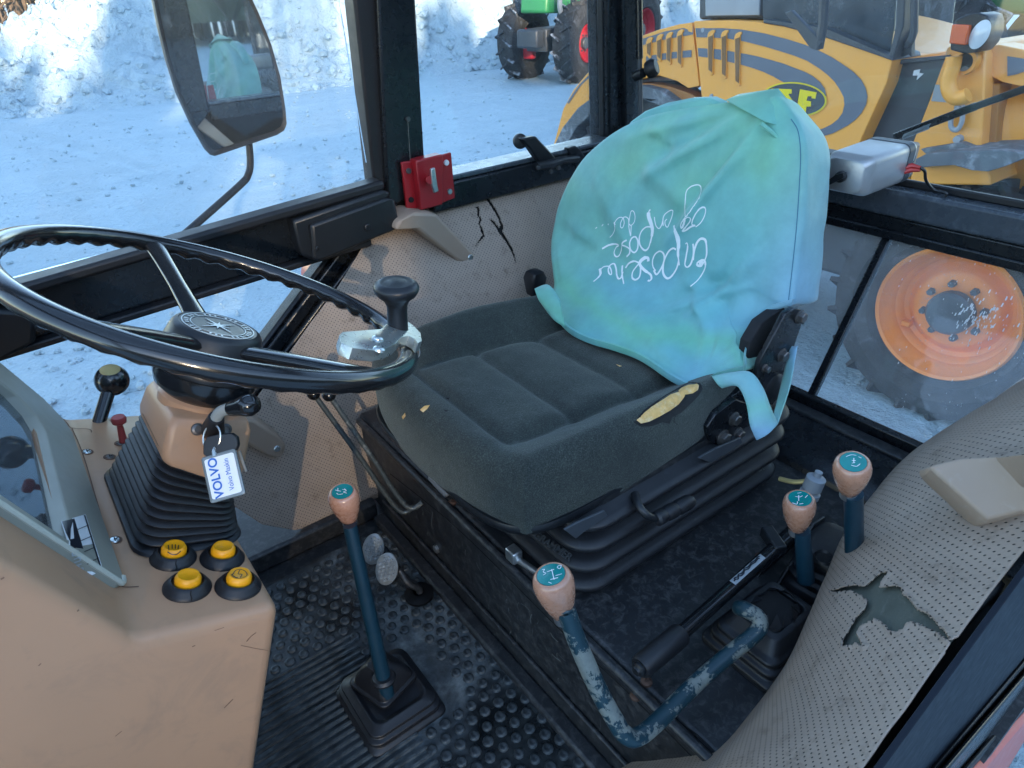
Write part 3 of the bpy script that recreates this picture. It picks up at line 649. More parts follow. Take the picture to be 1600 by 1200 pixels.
g2 = copy_tree(g1); g2['label'] = 'green machine standing behind the orange loader, top right'
g1.rotation_euler.z = R(16)
g2.location = (9.2, 3.3, GZ + .25); g2.rotation_euler.z = R(60)

# ------------------------------------------------------------------ the tractor cab
cab = thing('tractor_cab', 'black steel tractor cab frame with large glass panes around the seat', 'cab', (.4, .75, 0))
YC = .75                                       # middle of the cab; the near side mirrors the far side
def to_z(a, b, z): return a + (b - a) * ((z - a.z) / (b.z - a.z))
def post(name, L, Rr, y, dy, mat, z1=1.78, bevel=.006):
    """upright whose left and right edges are given by two pixels each on the plane y"""
    l0, l1 = [P(*p, y=y) for p in L]; r0, r1 = [P(*p, y=y) for p in Rr]
    poly = [l0, to_z(l0, l1, z1), to_z(r0, r1, z1), r0]
    m = MB(); m.prism(poly, (0, dy, 0)); return m.build(name, mat, cab, smooth=30, bevel=bevel)
post('door_frame', ((590, 340), (560, 60)), ((613, 330), (594, 60)), 1.385, .05, M['rubber'])
post('door_frame', ((586, 292), (553, 0)), ((592, 292), (562, 0)), 1.392, .03, M['rubber'])
post('pillar', ((606, 325), (590, 0)), ((667, 300), (650, 0)), 1.37, .07, M['black'])
post('pillar', ((952, 240), (950, 0)), ((978, 240), (976, 0)), 1.375, .08, M['black'])
post('pillar', ((978, 240), (974, 0)), ((1004, 240), (1001, 0)), 1.36, .10, M['black'])
post('window_seal', ((944, 222), (941, 0)), ((955, 222), (952, 0)), 1.392, .02, M['rubber'], bevel=.003)
# door: middle rail with its upper ledge, lower diagonal frame
tl, trr = P(40, 448, y=1.375), P(592, 288, y=1.375); bl, br = P(166, 499, y=1.375), P(490, 400, y=1.375)
ex = lambda a, b, x: a + (b - a) * ((x - a.x) / (b.x - a.x))
m = MB(); m.prism([ex(tl, trr, -.75), trr, ex(bl, br, trr.x), ex(bl, br, -.75)], (0, .05, 0)); m.build('door_rail', M['black'], cab, bevel=.008)
m = MB(); a, b = ex(tl, trr, -.75), trr; m.bar(a + V((0, -.006, .004)), b + V((0, -.006, .004)), .05, .022); m.build('door_rail_ledge', M['rubber'], cab, bevel=.007)
m = MB(); a, b = ex(bl, br, -.75), ex(bl, br, .62); m.bar(a + V((0, .0, -.003)), b + V((0, .0, -.003)), .04, .014); m.build('door_rail_ledge', M['rubber'], cab, bevel=.004)
def diag(y, s, w, mat, off, name, ax=.232, bx=.767):
    """diagonal lower door frame: far side s=+1, near side s=-1"""
    a = V((ax, y(.0), .215)) ; b = V((bx, y(1), .665)); d = (b - a).normalized(); n = V((d.z, 0, -d.x))
    m = MB(); o = n * off; q = [a + o, b + o, b + o - n * w, a + o - n * w]; m.prism(q, (0, .045 * s, 0)); return m.build(name, mat, cab, bevel=.006)
diag(lambda t: 1.365 + .02 * t, 1, .05, M['black'], .016, 'diagonal_frame')
diag(lambda t: 1.375 + .02 * t, 1, .03, M['black'], -.036, 'diagonal_frame')
diag(lambda t: 1.385 + .02 * t, 1, .012, M['rubber'], -.066, 'door_seal')
# panes
def pane(name, quad, n, mat=M['glass']):
    m = MB(); m.prism([V(q) for q in quad], n); return m.build(name, mat, cab, smooth=0)
pane('window_pane', [(-.75, 1.41, .62), (.66, 1.41, .70), (.62, 1.41, 1.76), (-.75, 1.41, 1.76)], (0, .005, 0))
pane('window_pane', [(-.55, 1.405, -.02), (-.02, 1.405, -.02), (.27, 1.405, .2), (.66, 1.405, .63), (-.75, 1.405, .58)], (0, .005, 0))
pane('window_pane', [(.78, 1.415, .69), (1.40, 1.415, .69), (1.40, 1.415, 1.76), (.76, 1.415, 1.76)], (0, .005, 0), M['dustyglass'])
pane('window_pane', [(1.43, .1, .70), (1.43, 1.38, .70), (1.46, 1.38, 1.76), (1.46, .1, 1.76)], (.005, 0, 0), M['dustyglass'])
pane('window_pane', [(1.228, .1, .30), (1.228, .59, .30), (1.400, .59, .64), (1.400, .1, .64)], (.005, 0, -.003), M['scratched'])
pane('window_pane', [(1.228, .60, .30), (1.228, 1.36, .30), (1.400, 1.36, .64), (1.400, .60, .64)], (.005, 0, -.003), M['scratched'])
# rear side window sill, far side
a, b = P(690, 273, y=1.39), P(950, 214, y=1.39)
m = MB(); m.box(((a.x + b.x) / 2, 1.395, (a.z + b.z) / 2 - .004), (b.x - a.x + .1, .075, .012), Matrix.Rotation(-math.atan2(b.z - a.z, b.x - a.x), 3, 'Y')); m.build('sill_strip', pm('sill_metal', (.10, .12, .14), .3, metal=.5, dust=.5, dcol=(.35, .38, .4), ds=40), cab, bevel=.003)
m = MB(); m.box(((a.x + b.x) / 2, 1.388, (a.z + b.z) / 2 - .042), (b.x - a.x + .1, .07, .062), Matrix.Rotation(-math.atan2(b.z - a.z, b.x - a.x), 3, 'Y')); m.build('sill', M['black'], cab, bevel=.005)
fl = MB(); fr_ = random.Random(11)
def flake(cx_, cy_, L_):
    y_ = cy_; q_ = [(cx_, y_), (cx_ + L_ * .5, y_ - L_ * .9), (cx_ + L_ * .75, y_ - L_ * .8), (cx_ + L_ * .3, y_ + L_ * .1)]
    o_ = V((1.226, .3, .302)); n_ = V((-.34, 0, .172)).normalized()
    fl.prism([onplane(a, b, o_, n_) for a, b in q_], n_ * .0004)
for k in range(120):
    g_ = fr_.gauss(0, 1); h_ = fr_.gauss(0, 1); flake(1532 + g_ * 17 + h_ * 14, 498 + g_ * 9 - h_ * 16, fr_.uniform(2, 7))
for k in range(70): flake(fr_.uniform(1400, 1600), fr_.uniform(400, 640), fr_.uniform(1.5, 3.5))
fo = fl.build('flaking_film', pm('white_flakes', (.6, .62, .64), .8), cab, smooth=0); fo['kind'] = 'stuff'
# rear window: sill, rails, dividing bar, lower wall
m = MB(); m.box((1.42, .75, .690), (.11, 1.36, .05)); m.build('rear_sill', pm('worn_sill_paint', (.05, .062, .078), .28, var=.2, dust=.4, dcol=(.2, .23, .26), ds=30), cab, bevel=.006)
m = MB(); m.box((1.405, .75, .651), (.07, 1.36, .028)); m.build('rear_rail', M['black'], cab, bevel=.004)
m = MB(); m.box((1.388, .75, .630), (.045, 1.36, .018)); m.build('rear_rail', M['black'], cab, bevel=.003)
m = MB(); m.box((1.412, .75, .722), (.012, 1.36, .014)); m.build('window_seal', M['rubber'], cab, bevel=.003)
m = MB(); m.bar(V((1.219, .595, .30)), V((1.391, .595, .64)), .016, .016, V((-1, 0, .5))); m.build('window_divider', M['black'], cab, bevel=.002)
m = MB(); m.bar(V((1.214, .915, .30)), V((1.386, .915, .64)), .016, .016, V((-1, 0, .5))); m.build('window_divider', M['black'], cab, bevel=.002)
m = MB(); m.bar(V((1.216, .08, .302)), V((1.216, 1.38, .302)), .02, .026); m.build('rear_rail', M['black'], cab, bevel=.003)
m = MB(); m.bar(V((1.185, .08, .288)), V((1.185, 1.38, .288)), .03, .02); m.build('rear_rail', M['dirty'], cab, bevel=.003)
m = MB(); prof = [(1.04, .20), (1.055, .262), (1.10, .285), (1.17, .292), (1.215, .29), (1.24, .2)]
m.prism([V((x, .06, z)) for x, z in prof], (0, 1.36, 0)); m.build('rear_wall', M['black'], cab, bevel=.006)
# roof, front posts and near posts (outside the picture)
for cx_, cy_, w_, d_ in ((-.70, .75, .2, 1.44), (1.40, .75, .2, 1.44), (.35, .07, 1.9, .10), (.35, 1.43, 1.9, .10)):
    m = MB(); m.box((cx_, cy_, 1.82), (w_, d_, .09)); m.build('roof_frame', M['black'], cab, bevel=.02)
pane('added_roof_glass', [(-.6, .12, 1.84), (1.3, .12, 1.84), (1.3, 1.38, 1.84), (-.6, 1.38, 1.84)], (0, 0, .005))  # unseen glass roof, added so that sky light brightens the cab
for x, y in ((-.74, 1.40), (-.74, .10), (1.46, .10)):
    m = MB(); m.box((x, y, .9), (.07, .07, 1.75)); m.build('pillar', M['black'], cab, bevel=.006)
# perforated side panels; the cracks and the tear are cut through the vinyl, with the backing a few millimetres behind
tear = [(1291, 926), (1310, 922), (1333, 915), (1352, 918), (1364, 908), (1379, 896), (1392, 893), (1385, 903), (1378, 914), (1374, 921), (1398, 917), (1413, 921), (1412, 930), (1421, 934), (1428, 943), (1436, 954), (1452, 962), (1466, 975), (1480, 991), (1489, 1006), (1480, 1002), (1466, 991), (1450, 983), (1436, 977), (1422, 974), (1415, 985), (1400, 991), (1389, 987), (1380, 974), (1368, 970), (1357, 975), (1345, 980), (1341, 992), (1346, 1004), (1353, 1013), (1338, 1008), (1327, 1013), (1317, 1011), (1319, 1000), (1331, 980), (1338, 967), (1350, 956), (1357, 942), (1348, 934), (1330, 925), (1308, 928)]
cracks = [[(753, 302), (758, 306), (766, 315), (774, 328), (780, 340), (786, 353), (785, 363), (792, 374), (798, 384), (802, 395), (805, 405), (805, 412), (801, 398), (796, 388), (789, 378), (780, 366), (772, 352), (762, 341), (770, 345), (779, 357), (782, 352), (777, 342), (771, 330), (763, 318)], [(742, 324), (747, 322), (749, 330), (748, 337), (752, 343), (749, 351), (753, 358), (757, 369), (752, 374), (742, 386), (750, 371), (754, 368), (750, 359), (746, 350), (749, 344), (745, 336), (746, 329)]]
M['crack'] = pm('dark_foam_in_crack', (.010, .011, .012), .95); M['tear'] = pm('grey_green_backing', (.085, .095, .078), .85, var=.3, vs=25, dust=.4, dcol=(.19, .20, .17), ds=60, bs=300, bstr=.4)
def yfar(x, z):
    b = math.sin(math.pi * max(0, min(1, (.67 - z) / .62)))
    return 1.402 - .30 * max(0, .65 - z) - .06 * max(0, .45 - z) - .085 * sstep(.42, .95, x) * b
def panel(mirror):
    m = MB()
    def lx(z):
        K = [(.03, .34), (.05, .27), (.09, .21), (.15, .17), (.22, .16), (.29, .22), (.353, .305), (.50, .515), (.645, .68), (.70, .74)]
        for (z0, x0), (z1, x1) in zip(K, K[1:]):
            if z <= z1: return x0 + (x1 - x0) * max(0, (z - z0)) / (z1 - z0)
        return K[-1][1]
    def f(u, v):
        zz = .03 + v * .62; x = lx(zz) - (.16 if mirror else 0); x = x + u * (1.37 - x); z = .03 + v * (.622 + .02 * sstep(.6, 1.3, x))
        y = yfar(x, z)
        y += .012 * (1 - min(1, v / .03)) + .004 * fbm(x * 6, z * 6, 1, 3)      # rolled lower edge, slight unevenness of the padding
        if mirror: y = 1.465 - y + .055 * sstep(.64, .30, z) + .03 * sstep(.6, 1.0, x) * sstep(.66, .5, z)
        return (x, y, z)
    def g(u, v):
        x, y, z = f(u, v); return (x, z * 1.08)
    if mirror:
        def zt(x): return min(.66, .475 + .396 * (x - .452)) if x > .35 else .4346 + .2 * (x - .35)
        def f(u, v):
            x = .415 + .955 * u; z0 = .06; t = zt(x) - .004; z = z0 + (t - z0) * v; w = (t - z) / (t - .25)
            yi = .245 + .10 * sstep(.45, 1.25, x); b = (.018 + .075 * sstep(.47, .86, x) - .03 * sstep(.95, 1.3, x)) * math.sin(math.pi * min(1, w))
            return (x, .093 + w * (yi - .093) + b + .003 * fbm(x * 6, z * 6, 1, 3), z)
        def g(u, v): return (.415 + .955 * u, v * .50)
    m.grid(f, 420 if mirror else 340, 260 if mirror else 210, g)
    holes = [tear] if mirror else cracks; bb = [(min(p[0] for p in h) - 2, max(p[0] for p in h) + 2, min(p[1] for p in h) - 2, max(p[1] for p in h) + 2) for h in holes]
    px = [to_px(p) for p in m.v]
    def gone(fc):
        x = sum(px[i][0] for i in fc) / 4; y = sum(px[i][1] for i in fc) / 4
        for h, b in zip(holes, bb):
            if b[0] < x < b[1] and b[2] < y < b[3] and inside(h, x, y): return True
        return False
    m.f = [fc for fc in m.f if not gone(fc)]
    # the vinyl curls up a little along the torn edge
    cnt = {}
    for fc in m.f:
        for a_, b_ in zip(fc, fc[1:] + fc[:1]): e_ = (min(a_, b_), max(a_, b_)); cnt[e_] = cnt.get(e_, 0) + 1
    rc_ = random.Random(8); near_ = set()
    for (a_, b_), k_ in cnt.items():
        if k_ == 1:
            for q in (a_, b_):
                if any(b[0] - 4 < px[q][0] < b[1] + 4 and b[2] - 4 < px[q][1] < b[3] + 4 for b in bb): near_.add(q)
    for q in near_: m.v[q] = m.v[q] + V((0, 1 if mirror else -1, .5)) * (.0012 + .0016 * rc_.random())
    back = MB(); sgn = -1 if mirror else 1
    back.grid(lambda u, v: V(f(.02 + .96 * u, .05 + .93 * v)) + V((0, sgn * .007, 0)), 60, 44)
    o = m.build('trim_panel', M['vinyl'], cab, smooth=180, solid=.0016); o.modifiers[0].offset = 0
    back.build('panel_backing', M['tear'] if mirror else M['crack'], o, smooth=180); return o
pf = panel(False); pn = panel(True)
pf['label'] = 'perforated grey vinyl panel with cracks below the far window'; pn['label'] = 'perforated grey vinyl panel with a large tear beside the levers'
# near door sill rails
M['sillpaint'] = pm('navy_black_paint', (.006, .010, .018), .55, var=.3, vs=20, bs=45, bstr=.2, spec=.25)
def rail(px, y, dy, mat, name, bevel=.004): m = MB(); m.prism([P(a, b, y=y) for a, b in px], (0, dy, 0)); return m.build(name, mat, cab, bevel=bevel)
rail([(1287, 1330), (1384, 1200), (1602, 902), (1660, 824), (1668, 1050), (1600, 1128), (1545, 1200), (1430, 1335)], .087, .004, M['rubber'], 'sill_plate', .001)
rail([(1285, 1330), (1380, 1200), (1600, 900), (1660, 818), (1680, 945), (1600, 1042), (1468, 1200), (1350, 1340)], .080, .006, M['sillpaint'], 'door_sill', .002)
rail([(1350, 1340), (1466, 1200), (1600, 1040), (1680, 940), (1680, 965), (1600, 1062), (1484, 1200), (1365, 1340)], .074, .006, M['rubber'], 'door_seal', .004)
rail([(1365, 1340), (1484, 1200), (1600, 1062), (1670, 980), (1670, 1025), (1600, 1104), (1518, 1200), (1396, 1340)], .064, .006, M['black'], 'door_sill', .004)
rail([(1396, 1340), (1516, 1200), (1600, 1102), (1670, 1020), (1660, 1065), (1600, 1136), (1546, 1200), (1426, 1340)], .056, .006, M['rubber'], 'door_seal', .004)
tr_f = thing('tractor_mudguard', 'red mudguard of the tractor outside the door, bottom right corner', 'mudguard', (.9, -.1, -.4))
m = MB(); m.prism([P(a, b, y=.045) for a, b in ((1420, 1340), (1540, 1200), (1600, 1130), (1660, 1060))] + [P(1660, 1060, y=.045) + V((.1, 0, -.5)), P(1420, 1340, y=.045) + V((-.1, 0, -.4))], (0, .03, 0)); m.build('mudguard_shell', M['coral'], tr_f, bevel=.01, seg=3)
tr_g = thing('tractor_mudguard', 'red mudguard edge seen through the gap below the far door rail', 'mudguard', (.9, 1.6, -.4))
m = MB(); m.prism([V((x, 1.46, z)) for x, z in ((.575, .42), (.64, .50), (.80, .52), (1.0, .50), (1.2, .3), (1.2, -.3), (.575, -.3))], (0, .30, 0)); m.build('mudguard_shell', M['coral'], tr_g, bevel=.03, seg=3)
# floor, heating duct, seat platform
m = MB(); m.box((.3, .75, -.02), (2.0, 1.4, .03)); m.build('floor_plate', M['dirty'], cab)
m = MB(); m.box((.17, 1.285, .02), (.58, .22, .05)); m.build('kick_plate', M['dirty'], cab, bevel=.008)
m = MB(); m.prism([V((.475, .14, .0)), V((.475, .14, .25)), V((1.07, .14, .25)), V((1.07, .14, 0))], (0, 1.1, 0)); plat = m.build('seat_platform', M['dirty'], cab, bevel=.008, label='grimy black steel platform under the seat')
m = MB(); m.bar(V((.466, .16, .247)), V((.466, 1.22, .247)), .014, .014); m.build('platform_lip', M['dirty'], cab, bevel=.005)
m = MB(); m.bar(V((.452, .16, .012)), V((.452, 1.16, .012)), .03, .02); m.build('floor_lip', M['dirty'], cab, bevel=.006)
m = MB(); m.bar(V((.470, .25, .03)), V((.470, 1.16, .03)), .008, .05); m.build('floor_lip', M['dirty'], cab, bevel=.003)
bvp = bvh_of(plat)
# straps that hold the panels
def strap(px, y, dy, scr, mirror, ridge=None):
    m = MB(); q = [P(a, b, y=y) for a, b in px]
    off = V((0, dy, 0))
    s_ = m.prism(q, off).build('panel_strap', M['strap'], cab, bevel=.007, seg=3)
    c = P(*scr, y=y); m = MB(); m.lathe([(0, .003), (.006, .003), (.0075, 0)], c + V((0, min(0, dy) - .0, 0)), V((0, -1, 0)), 14); m.build('screw', M['galv'], s_); return s_
strap([(618, 360), (622, 346), (650, 332), (682, 334), (742, 398), (747, 406), (742, 414), (730, 415), (716, 409), (652, 358)], 1.305, .09, (735, 402), False)
strap([(372, 684), (383, 655), (398, 657), (440, 685), (448, 697), (444, 711), (430, 717), (416, 713)], 1.235, .08, (433, 701), False)
def ns(px, y): return P(*px, y=y)
# near strap: a tapering moulded cover with a facet
m = MB()
top = [P(1436, 742, y=.215), P(1452, 729, y=.205), P(1500, 716, y=.185), P(1560, 712, y=.155), P(1604, 707, y=.125), P(1680, 700, y=.09)]
low = [P(1440, 750, y=.215), P(1465, 752, y=.205), P(1500, 757, y=.185), P(1530, 766, y=.165), P(1604, 836, y=.11), P(1690, 900, y=.08)]
mid = [(a + b) / 2 + V((-.004, .004, .012)) for a, b in zip(top, low)]
bk = [p + V((.0, -.07, -.03)) for p in low]; bt = [p + V((.0, -.07, -.03)) for p in top]
m.loft([[t_, mi, l_, b_, b2] for t_, mi, l_, b_, b2 in zip(top, mid, low, bk, bt)]); ps = m.build('panel_strap', M['strap'], cab, smooth=35, bevel=.005, seg=3)
m = MB(); m.lathe([(0, .003), (.005, .003), (.006, 0)], P(1456, 735, y=.212), V((-.4, .7, .6)), 12); m.build('screw', M['blackgap'], ps)
bpf = bvh_of(pf); bpn = bvh_of(pn)
# door lock housing on the far door rail
lk = thing('door_lock_box', 'black plastic door lock housing on the far door rail', 'lock', (.57, 1.36, .6))
m = MB(); q = [P(a, b, y=1.325) for a, b in ((486, 352), (606, 309), (618, 312), (625, 350), (618, 360), (498, 410), (490, 406))]
m.prism(q, (0, .06, 0)); lkb = m.build('housing', M['plastic'], lk, bevel=.009, seg=3)
m = MB(); q = [P(a, b, y=1.335) for a, b in ((458, 345), (600, 297), (612, 302), (606, 311), (486, 354), (496, 409), (474, 402), (466, 380))]
m.prism(q, (0, .05, 0)); m.build('cover_lip', M['plastic'], lk, bevel=.006)
for a, b, r in ((574, 355, .008), (495, 388, .004)):
    m = MB(); m.lathe([(0, .002), (r * .6, .002), (r * .7, .0045), (r, .0035), (r * 1.05, 0)], P(a, b, y=1.325), V((0, -1, 0)), 18); m.build('screw', M['plastic'], lk)
hd = thing('lever_handle_box', 'black door handle box at the front end of the far door rail', 'handle', (-.1, 1.36, .5))
m = MB(); m.prism([P(a, b, y=1.34) for a, b in ((-60, 480), (30, 486), (58, 500), (56, 536), (20, 556), (-60, 570))], (0, .05, 0)); m.build('grip', M['plastic'], hd, bevel=.008, seg=3)
m = MB(); m.lathe([(0, .004), (.006, .004), (.008, 0)], P(62, 512, y=1.34), V((0, -1, 0)), 12); m.build('screw', M['plastic'], hd)

# red latch bracket
rb = thing('latch_bracket', 'red painted latch bracket bolted to the far door pillar', 'bracket', (.78, 1.35, .68))
yr = 1.335
m = MB(); m.prism([P(a, b, y=yr + .02) for a, b in ((628, 254), (652, 250), (657, 330), (636, 327))], (0, .008, 0)); m.build('flange', M['red'], rb, bevel=.002)
m = MB(); m.prism([P(a, b, y=yr) for a, b in ((650, 251), (692, 241), (692, 320), (658, 329))], (0, .03, 0)); m.build('plate', M['red'], rb, bevel=.003)
m = MB(); m.prism([P(a, b, y=yr + .012) for a, b in ((691, 242), (705, 238), (711, 310), (690, 318))], (0, .008, 0)); m.build('flange', M['red'], rb, bevel=.002)
m = MB(); m.tube([P(670, 280, y=yr), P(672, 281, y=yr - .025)], .009, 10); m.build('spindle', M['red'], rb)
m = MB(); m.prism([P(a, b, y=yr - .03) for a, b in ((674, 264), (680, 262), (684, 290), (686, 299), (679, 302), (676, 292))], (0, .008, 0)); m.build('latch_lever', M['steel'], rb, bevel=.002)
for a, b, mt in ((697, 254, M['white']), (702, 299, M['steel']), (638, 267, M['bolt']), (642, 312, M['blackgap'])):
    m = MB(); m.lathe([(0, .004), (.006, .004), (.0065, 0)], P(a, b, y=yr + (.012 if a > 690 else .02)), V((0, -1, 0)), 12); m.build('bolt', mt, rb)
m = MB(); m.tube([P(637, 185, y=1.365), P(641, 250, y=1.36)], .0008, 6); m.lathe([(0, .004), (.005, .004), (.006, 0)], P(637, 186, y=1.368), V((0, -1, 0)), 10); m.build('bare_wire', M['bolt'], rb)

# rear side window latch
wl = thing('window_latch', 'black folding latch of the far rear side window', 'latch', (1.1, 1.37, .7))
m = MB(); m.lathe([(0, .0), (.016, .0), (.018, .004), (.018, .016), (.014, .022), (0, .024)], P(812, 220, y=1.385), V((-.5, -.8, .1)), 24); m.build('knob', M['plastic'], wl)
m = MB(); m.tube([P(812, 219, y=1.385), P(824, 224, y=1.37)], .009, 10); m.build('stem', M['plastic'], wl)
m = MB(); m.prism([P(a, b, y=1.345) for a, b in ((816, 217), (838, 213), (868, 245), (872, 258), (852, 268), (846, 258), (828, 232))], (0, .022, 0)); m.build('arm', M['plastic'], wl, bevel=.004)
m = MB(); m.tube([P(838, 260, y=1.335), P(862, 256, y=1.335), P(880, 250, y=1.34), P(902, 248, y=1.35)], [.011, .012, .010, .010], 10); m.build('pivot', M['plastic'], wl)
m = MB(); m.prism([P(a, b, y=1.35) for a, b in ((888, 232), (900, 228), (908, 234), (925, 262), (915, 285), (905, 275))], (0, .02, 0)); m.build('bracket', M['plastic'], wl, bevel=.003)
for a, b in ((840, 262), (860, 268), (872, 262)):
    m = MB(); m.lathe([(0, .006), (.005, .006), (.006, 0)], P(a, b, y=1.33), V((0, -1, 0)), 8); m.build('bolt', M['bolt'], wl)
# gas strut with knob at the rear pillar
gs = thing('gas_strut', 'thin black gas strut with round knob beside the rear window', 'strut', (1.42, 1.33, .75))
a0, a1 = P(1001, 185, x=1.40), P(998, 0, x=1.40); m = MB(); m.tube([a0, a0 + (a1 - a0) * .55], .006, 10); m.build('rod', M['dgrey'], gs)
m = MB(); m.tube([a0 + (a1 - a0) * .52, to_z(a0, a1, 1.6)], .009, 12); m.build('cylinder', M['black'], gs)
m = MB(); m.tube([P(992, 120, x=1.395), P(1005, 114, x=1.395)], .012, 10); m.build('clamp', M['plastic'], gs)
m = MB(); m.lathe([(0, 0), (.008, 0), (.010, .02), (.020, .024), (.022, .03), (.022, .042), (.017, .05), (0, .052)], P(998, 116, x=1.40), V((.35, -.75, .35)), 22); m.build('knob', M['rubber'], gs)

# wiper motor, wiper arm
wm = thing('wiper_motor', 'silver wiper motor with red connectors on the rear window sill', 'wiper motor', (1.36, .62, .72))
U = V((.15, -1, -.02)).normalized(); Wv = V((-.85, -.15, -.35)).normalized()
c0 = P(1330, 270, x=1.22)
ax_ = (P(1412, 240, x=1.415) - c0).normalized(); ux, vx, _ = basis(ax_)
L = (P(1384, 250, x=1.36) - c0).length
rings = []
for h, s in ((-.026, .78), (-.024, .82), (-.008, .98), (-.004, 1), (L * .5, 1.02), (L, 1.02), (L + .004, .95)):
    rings.append(rrect(c0 + ax_ * h, vx, ux, .043 * s, .035 * s, .014, 5))
m = MB(); m.loft(rings); m.build('motor_body', M['alu'], wm, smooth=50)
m = MB(); m.loft([rrect(c0 + ax_ * h, vx, ux, .040, .032, .006, 3) for h in (L, L + .02)]); m.build('gear_cap', M['strap'], wm, bevel=.002)
m = MB(); m.loft([rrect(c0 + ax_ * h + ux * .0, vx, ux, .045, .037, .015, 4) for h in (L * .8, L * .97)]); m.build('clamp_band', M['dgrey'], wm, bevel=.002)
ft = c0 - ax_ * .032
m = MB(); m.lathe([(.010, 0), (.010, .008), (.008, .010), (0, .010)], ft, -ax_, 14); m.prism([ft - ax_ * .01 + vx * a + ux * b for a, b in ((-.022, -.014), (-.016, -.018), (.014, .004), (.012, .012), (-.002, .006))], -ax_ * .010); m.build('switch_knob', M['plastic'], wm, bevel=.001)
e0 = P(1412, 262, x=1.335)
for k in (0, 1):
    m = MB(); m.tube([e0 + V((0, 0, -.008 * k)), P(1425, 259 + k * 6, x=1.345), P(1438, 262 + k * 4, x=1.345)], [.005, .005, .003], 8); m.build('connector', M['wire_red'], wm)
m = MB(); m.tube(smooth_path([P(a, b, x=xx) for a, b, xx in ((1438, 262, 1.345), (1445, 268, 1.35), (1447, 282, 1.36), (1458, 296, 1.375), (1478, 302, 1.38), (1476, 308, 1.38))], 6), .0028, 8); m.build('wire', M['plastic'], wm)
m = MB(); m.tube(smooth_path([P(a, b, x=xx) for a, b, xx in ((1405, 222, 1.37), (1424, 228, 1.375), (1428, 245, 1.37), (1422, 258, 1.35))], 6), .003, 8); m.build('wire', M['plastic'], wm)
m = MB(); m.box(P(1288, 255, x=1.36), (.05, .06, .05)); m.build('mount', M['dirty'], wm, bevel=.006)
wa = thing('rear_wiper', 'black rear wiper arm with coil spring outside the rear window', 'wiper', (1.47, .5, .78))
w0, w1, w2 = P(1398, 214, x=1.452), P(1525, 166, x=1.452), P(1640, 125, x=1.452)
m = MB(); m.bar(w0, w1, .016, .014); m.build('arm', M['black'], wa, bevel=.002)
m = MB(); m.bar(w1 - (w1 - w0) * .03, w2, .022, .012); m.build('blade', M['rubber'], wa, bevel=.002)
m = MB(); sp = []
for k in range(120): 
    f_ = k / 119; c_ = P(1411 + f_ * 42, 214 - f_ * 17, x=1.444); a_ = k * .9; sp.append(c_ + V((0, 0, .0045)) * math.cos(a_) + V((.0045, 0, 0)) * math.sin(a_))
m.tube(sp, .0013, 5); m.build('spring', M['steel'], wa)

# ------------------------------------------------------------------ side mirror outside the far window
MC = P(345, 85, y=2.3)
SEATC = V((1.00, .98, .84))
d_ = (MC - CAM).normalized(); e_ = (SEATC - MC).normalized(); mn = (e_ - d_).normalized()
mp_ = [(237, -5), (246, 40), (258, 90), (275, 145), (298, 195), (321, 235), (328, 242), (336, 244), (433, 211), (444, 204), (448, 194), (446, 170), (438, 120), (424, 70), (404, 20), (385, -20), (360, -60), (320, -85), (270, -80), (242, -50)]
mir = thing('side_mirror', 'black framed side mirror on a bent arm outside the far window', 'mirror', (.6, 2.2, .6))
pts = [onplane(a, b, MC, mn) for a, b in mp_]; cen = sum(pts, V()) / len(pts)
def shrink(ps, k, o): return [cen + (p - cen) * k + o for p in ps]
m = MB(); m.loft([shrink(pts, .94, -mn * .0 + mn * .004), shrink(pts, .985, mn * .008), shrink(pts, 1.0, V()), shrink(pts, .99, -mn * .02), shrink(pts, .8, -mn * .05)]); m.build('housing', M['rubber'], mir, smooth=40)
m = MB(); m.prism(shrink(pts, .925, mn * .0055), mn * .0008); m.build('mirror_glass', M['mirror'], mir, smooth=0)
m = MB(); m.tube(smooth_path([P(388, 215, y=2.34), P(391, 250, y=2.33), P(388, 272, y=2.32), P(372, 292, y=2.30), P(275, 378, y=2.15), P(230, 420, y=2.0), P(200, 450, y=1.6)], 6), .0115, 12); m.build('mirror_arm', M['rubber'], mir)

# ------------------------------------------------------------------ dashboard console
dash = thing('dashboard', 'beige moulded dashboard console with instrument panel and buttons', 'dashboard', (-.1, .9, 0))
prof = [(-.55, 0), (-.05, 0), (.017, .205), (.102, .455), (-.042, .503), (-.165, .80), (-.55, .84)]
m = MB(); m.prism([V((x, .612, z)) for x, z in prof], (0, .545, 0)); shell = m.build('console_shell', M['beige'], dash, bevel=.016, seg=4)
def cut(o, cutter):
    md = o.modifiers.new('cut', 'BOOLEAN'); md.object = cutter; md.operation = 'DIFFERENCE'; md.solver = 'EXACT'
    me = bpy.data.meshes.new_from_object(o.evaluated_get(bpy.context.evaluated_depsgraph_get())); o.modifiers.clear(); o.data = me; bpy.data.objects.remove(cutter)
    for p in me.polygons: p.use_smooth = True
    me.set_sharp_from_angle(angle=R(35))
TZ = lambda x: .489 - .333 * x                     # the console top slopes down towards the driver
Ts = V((1, 0, -.333)).normalized(); Tn = V((.333, 0, 1)).normalized()
SL = V((-.123, 0, .297)).normalized(); SN = V((.297, 0, .123)).normalized()   # slope of the instrument panel
so_ = V((-.042, 0, .503)) + SN * .003
def ip(y, s, h=0): return V((0, y, 0)) + so_ + SL * s + SN * h
cm = MB(); cm.prism([V((0, 0, 0)) + so_ + SL * s + SN * h + V((0, .712, 0)) for s, h in ((.078, -.03), (.078, .03), (.305, .03), (.305, -.03))], (0, .34, 0)); cut(shell, cm.build('cutter', None))
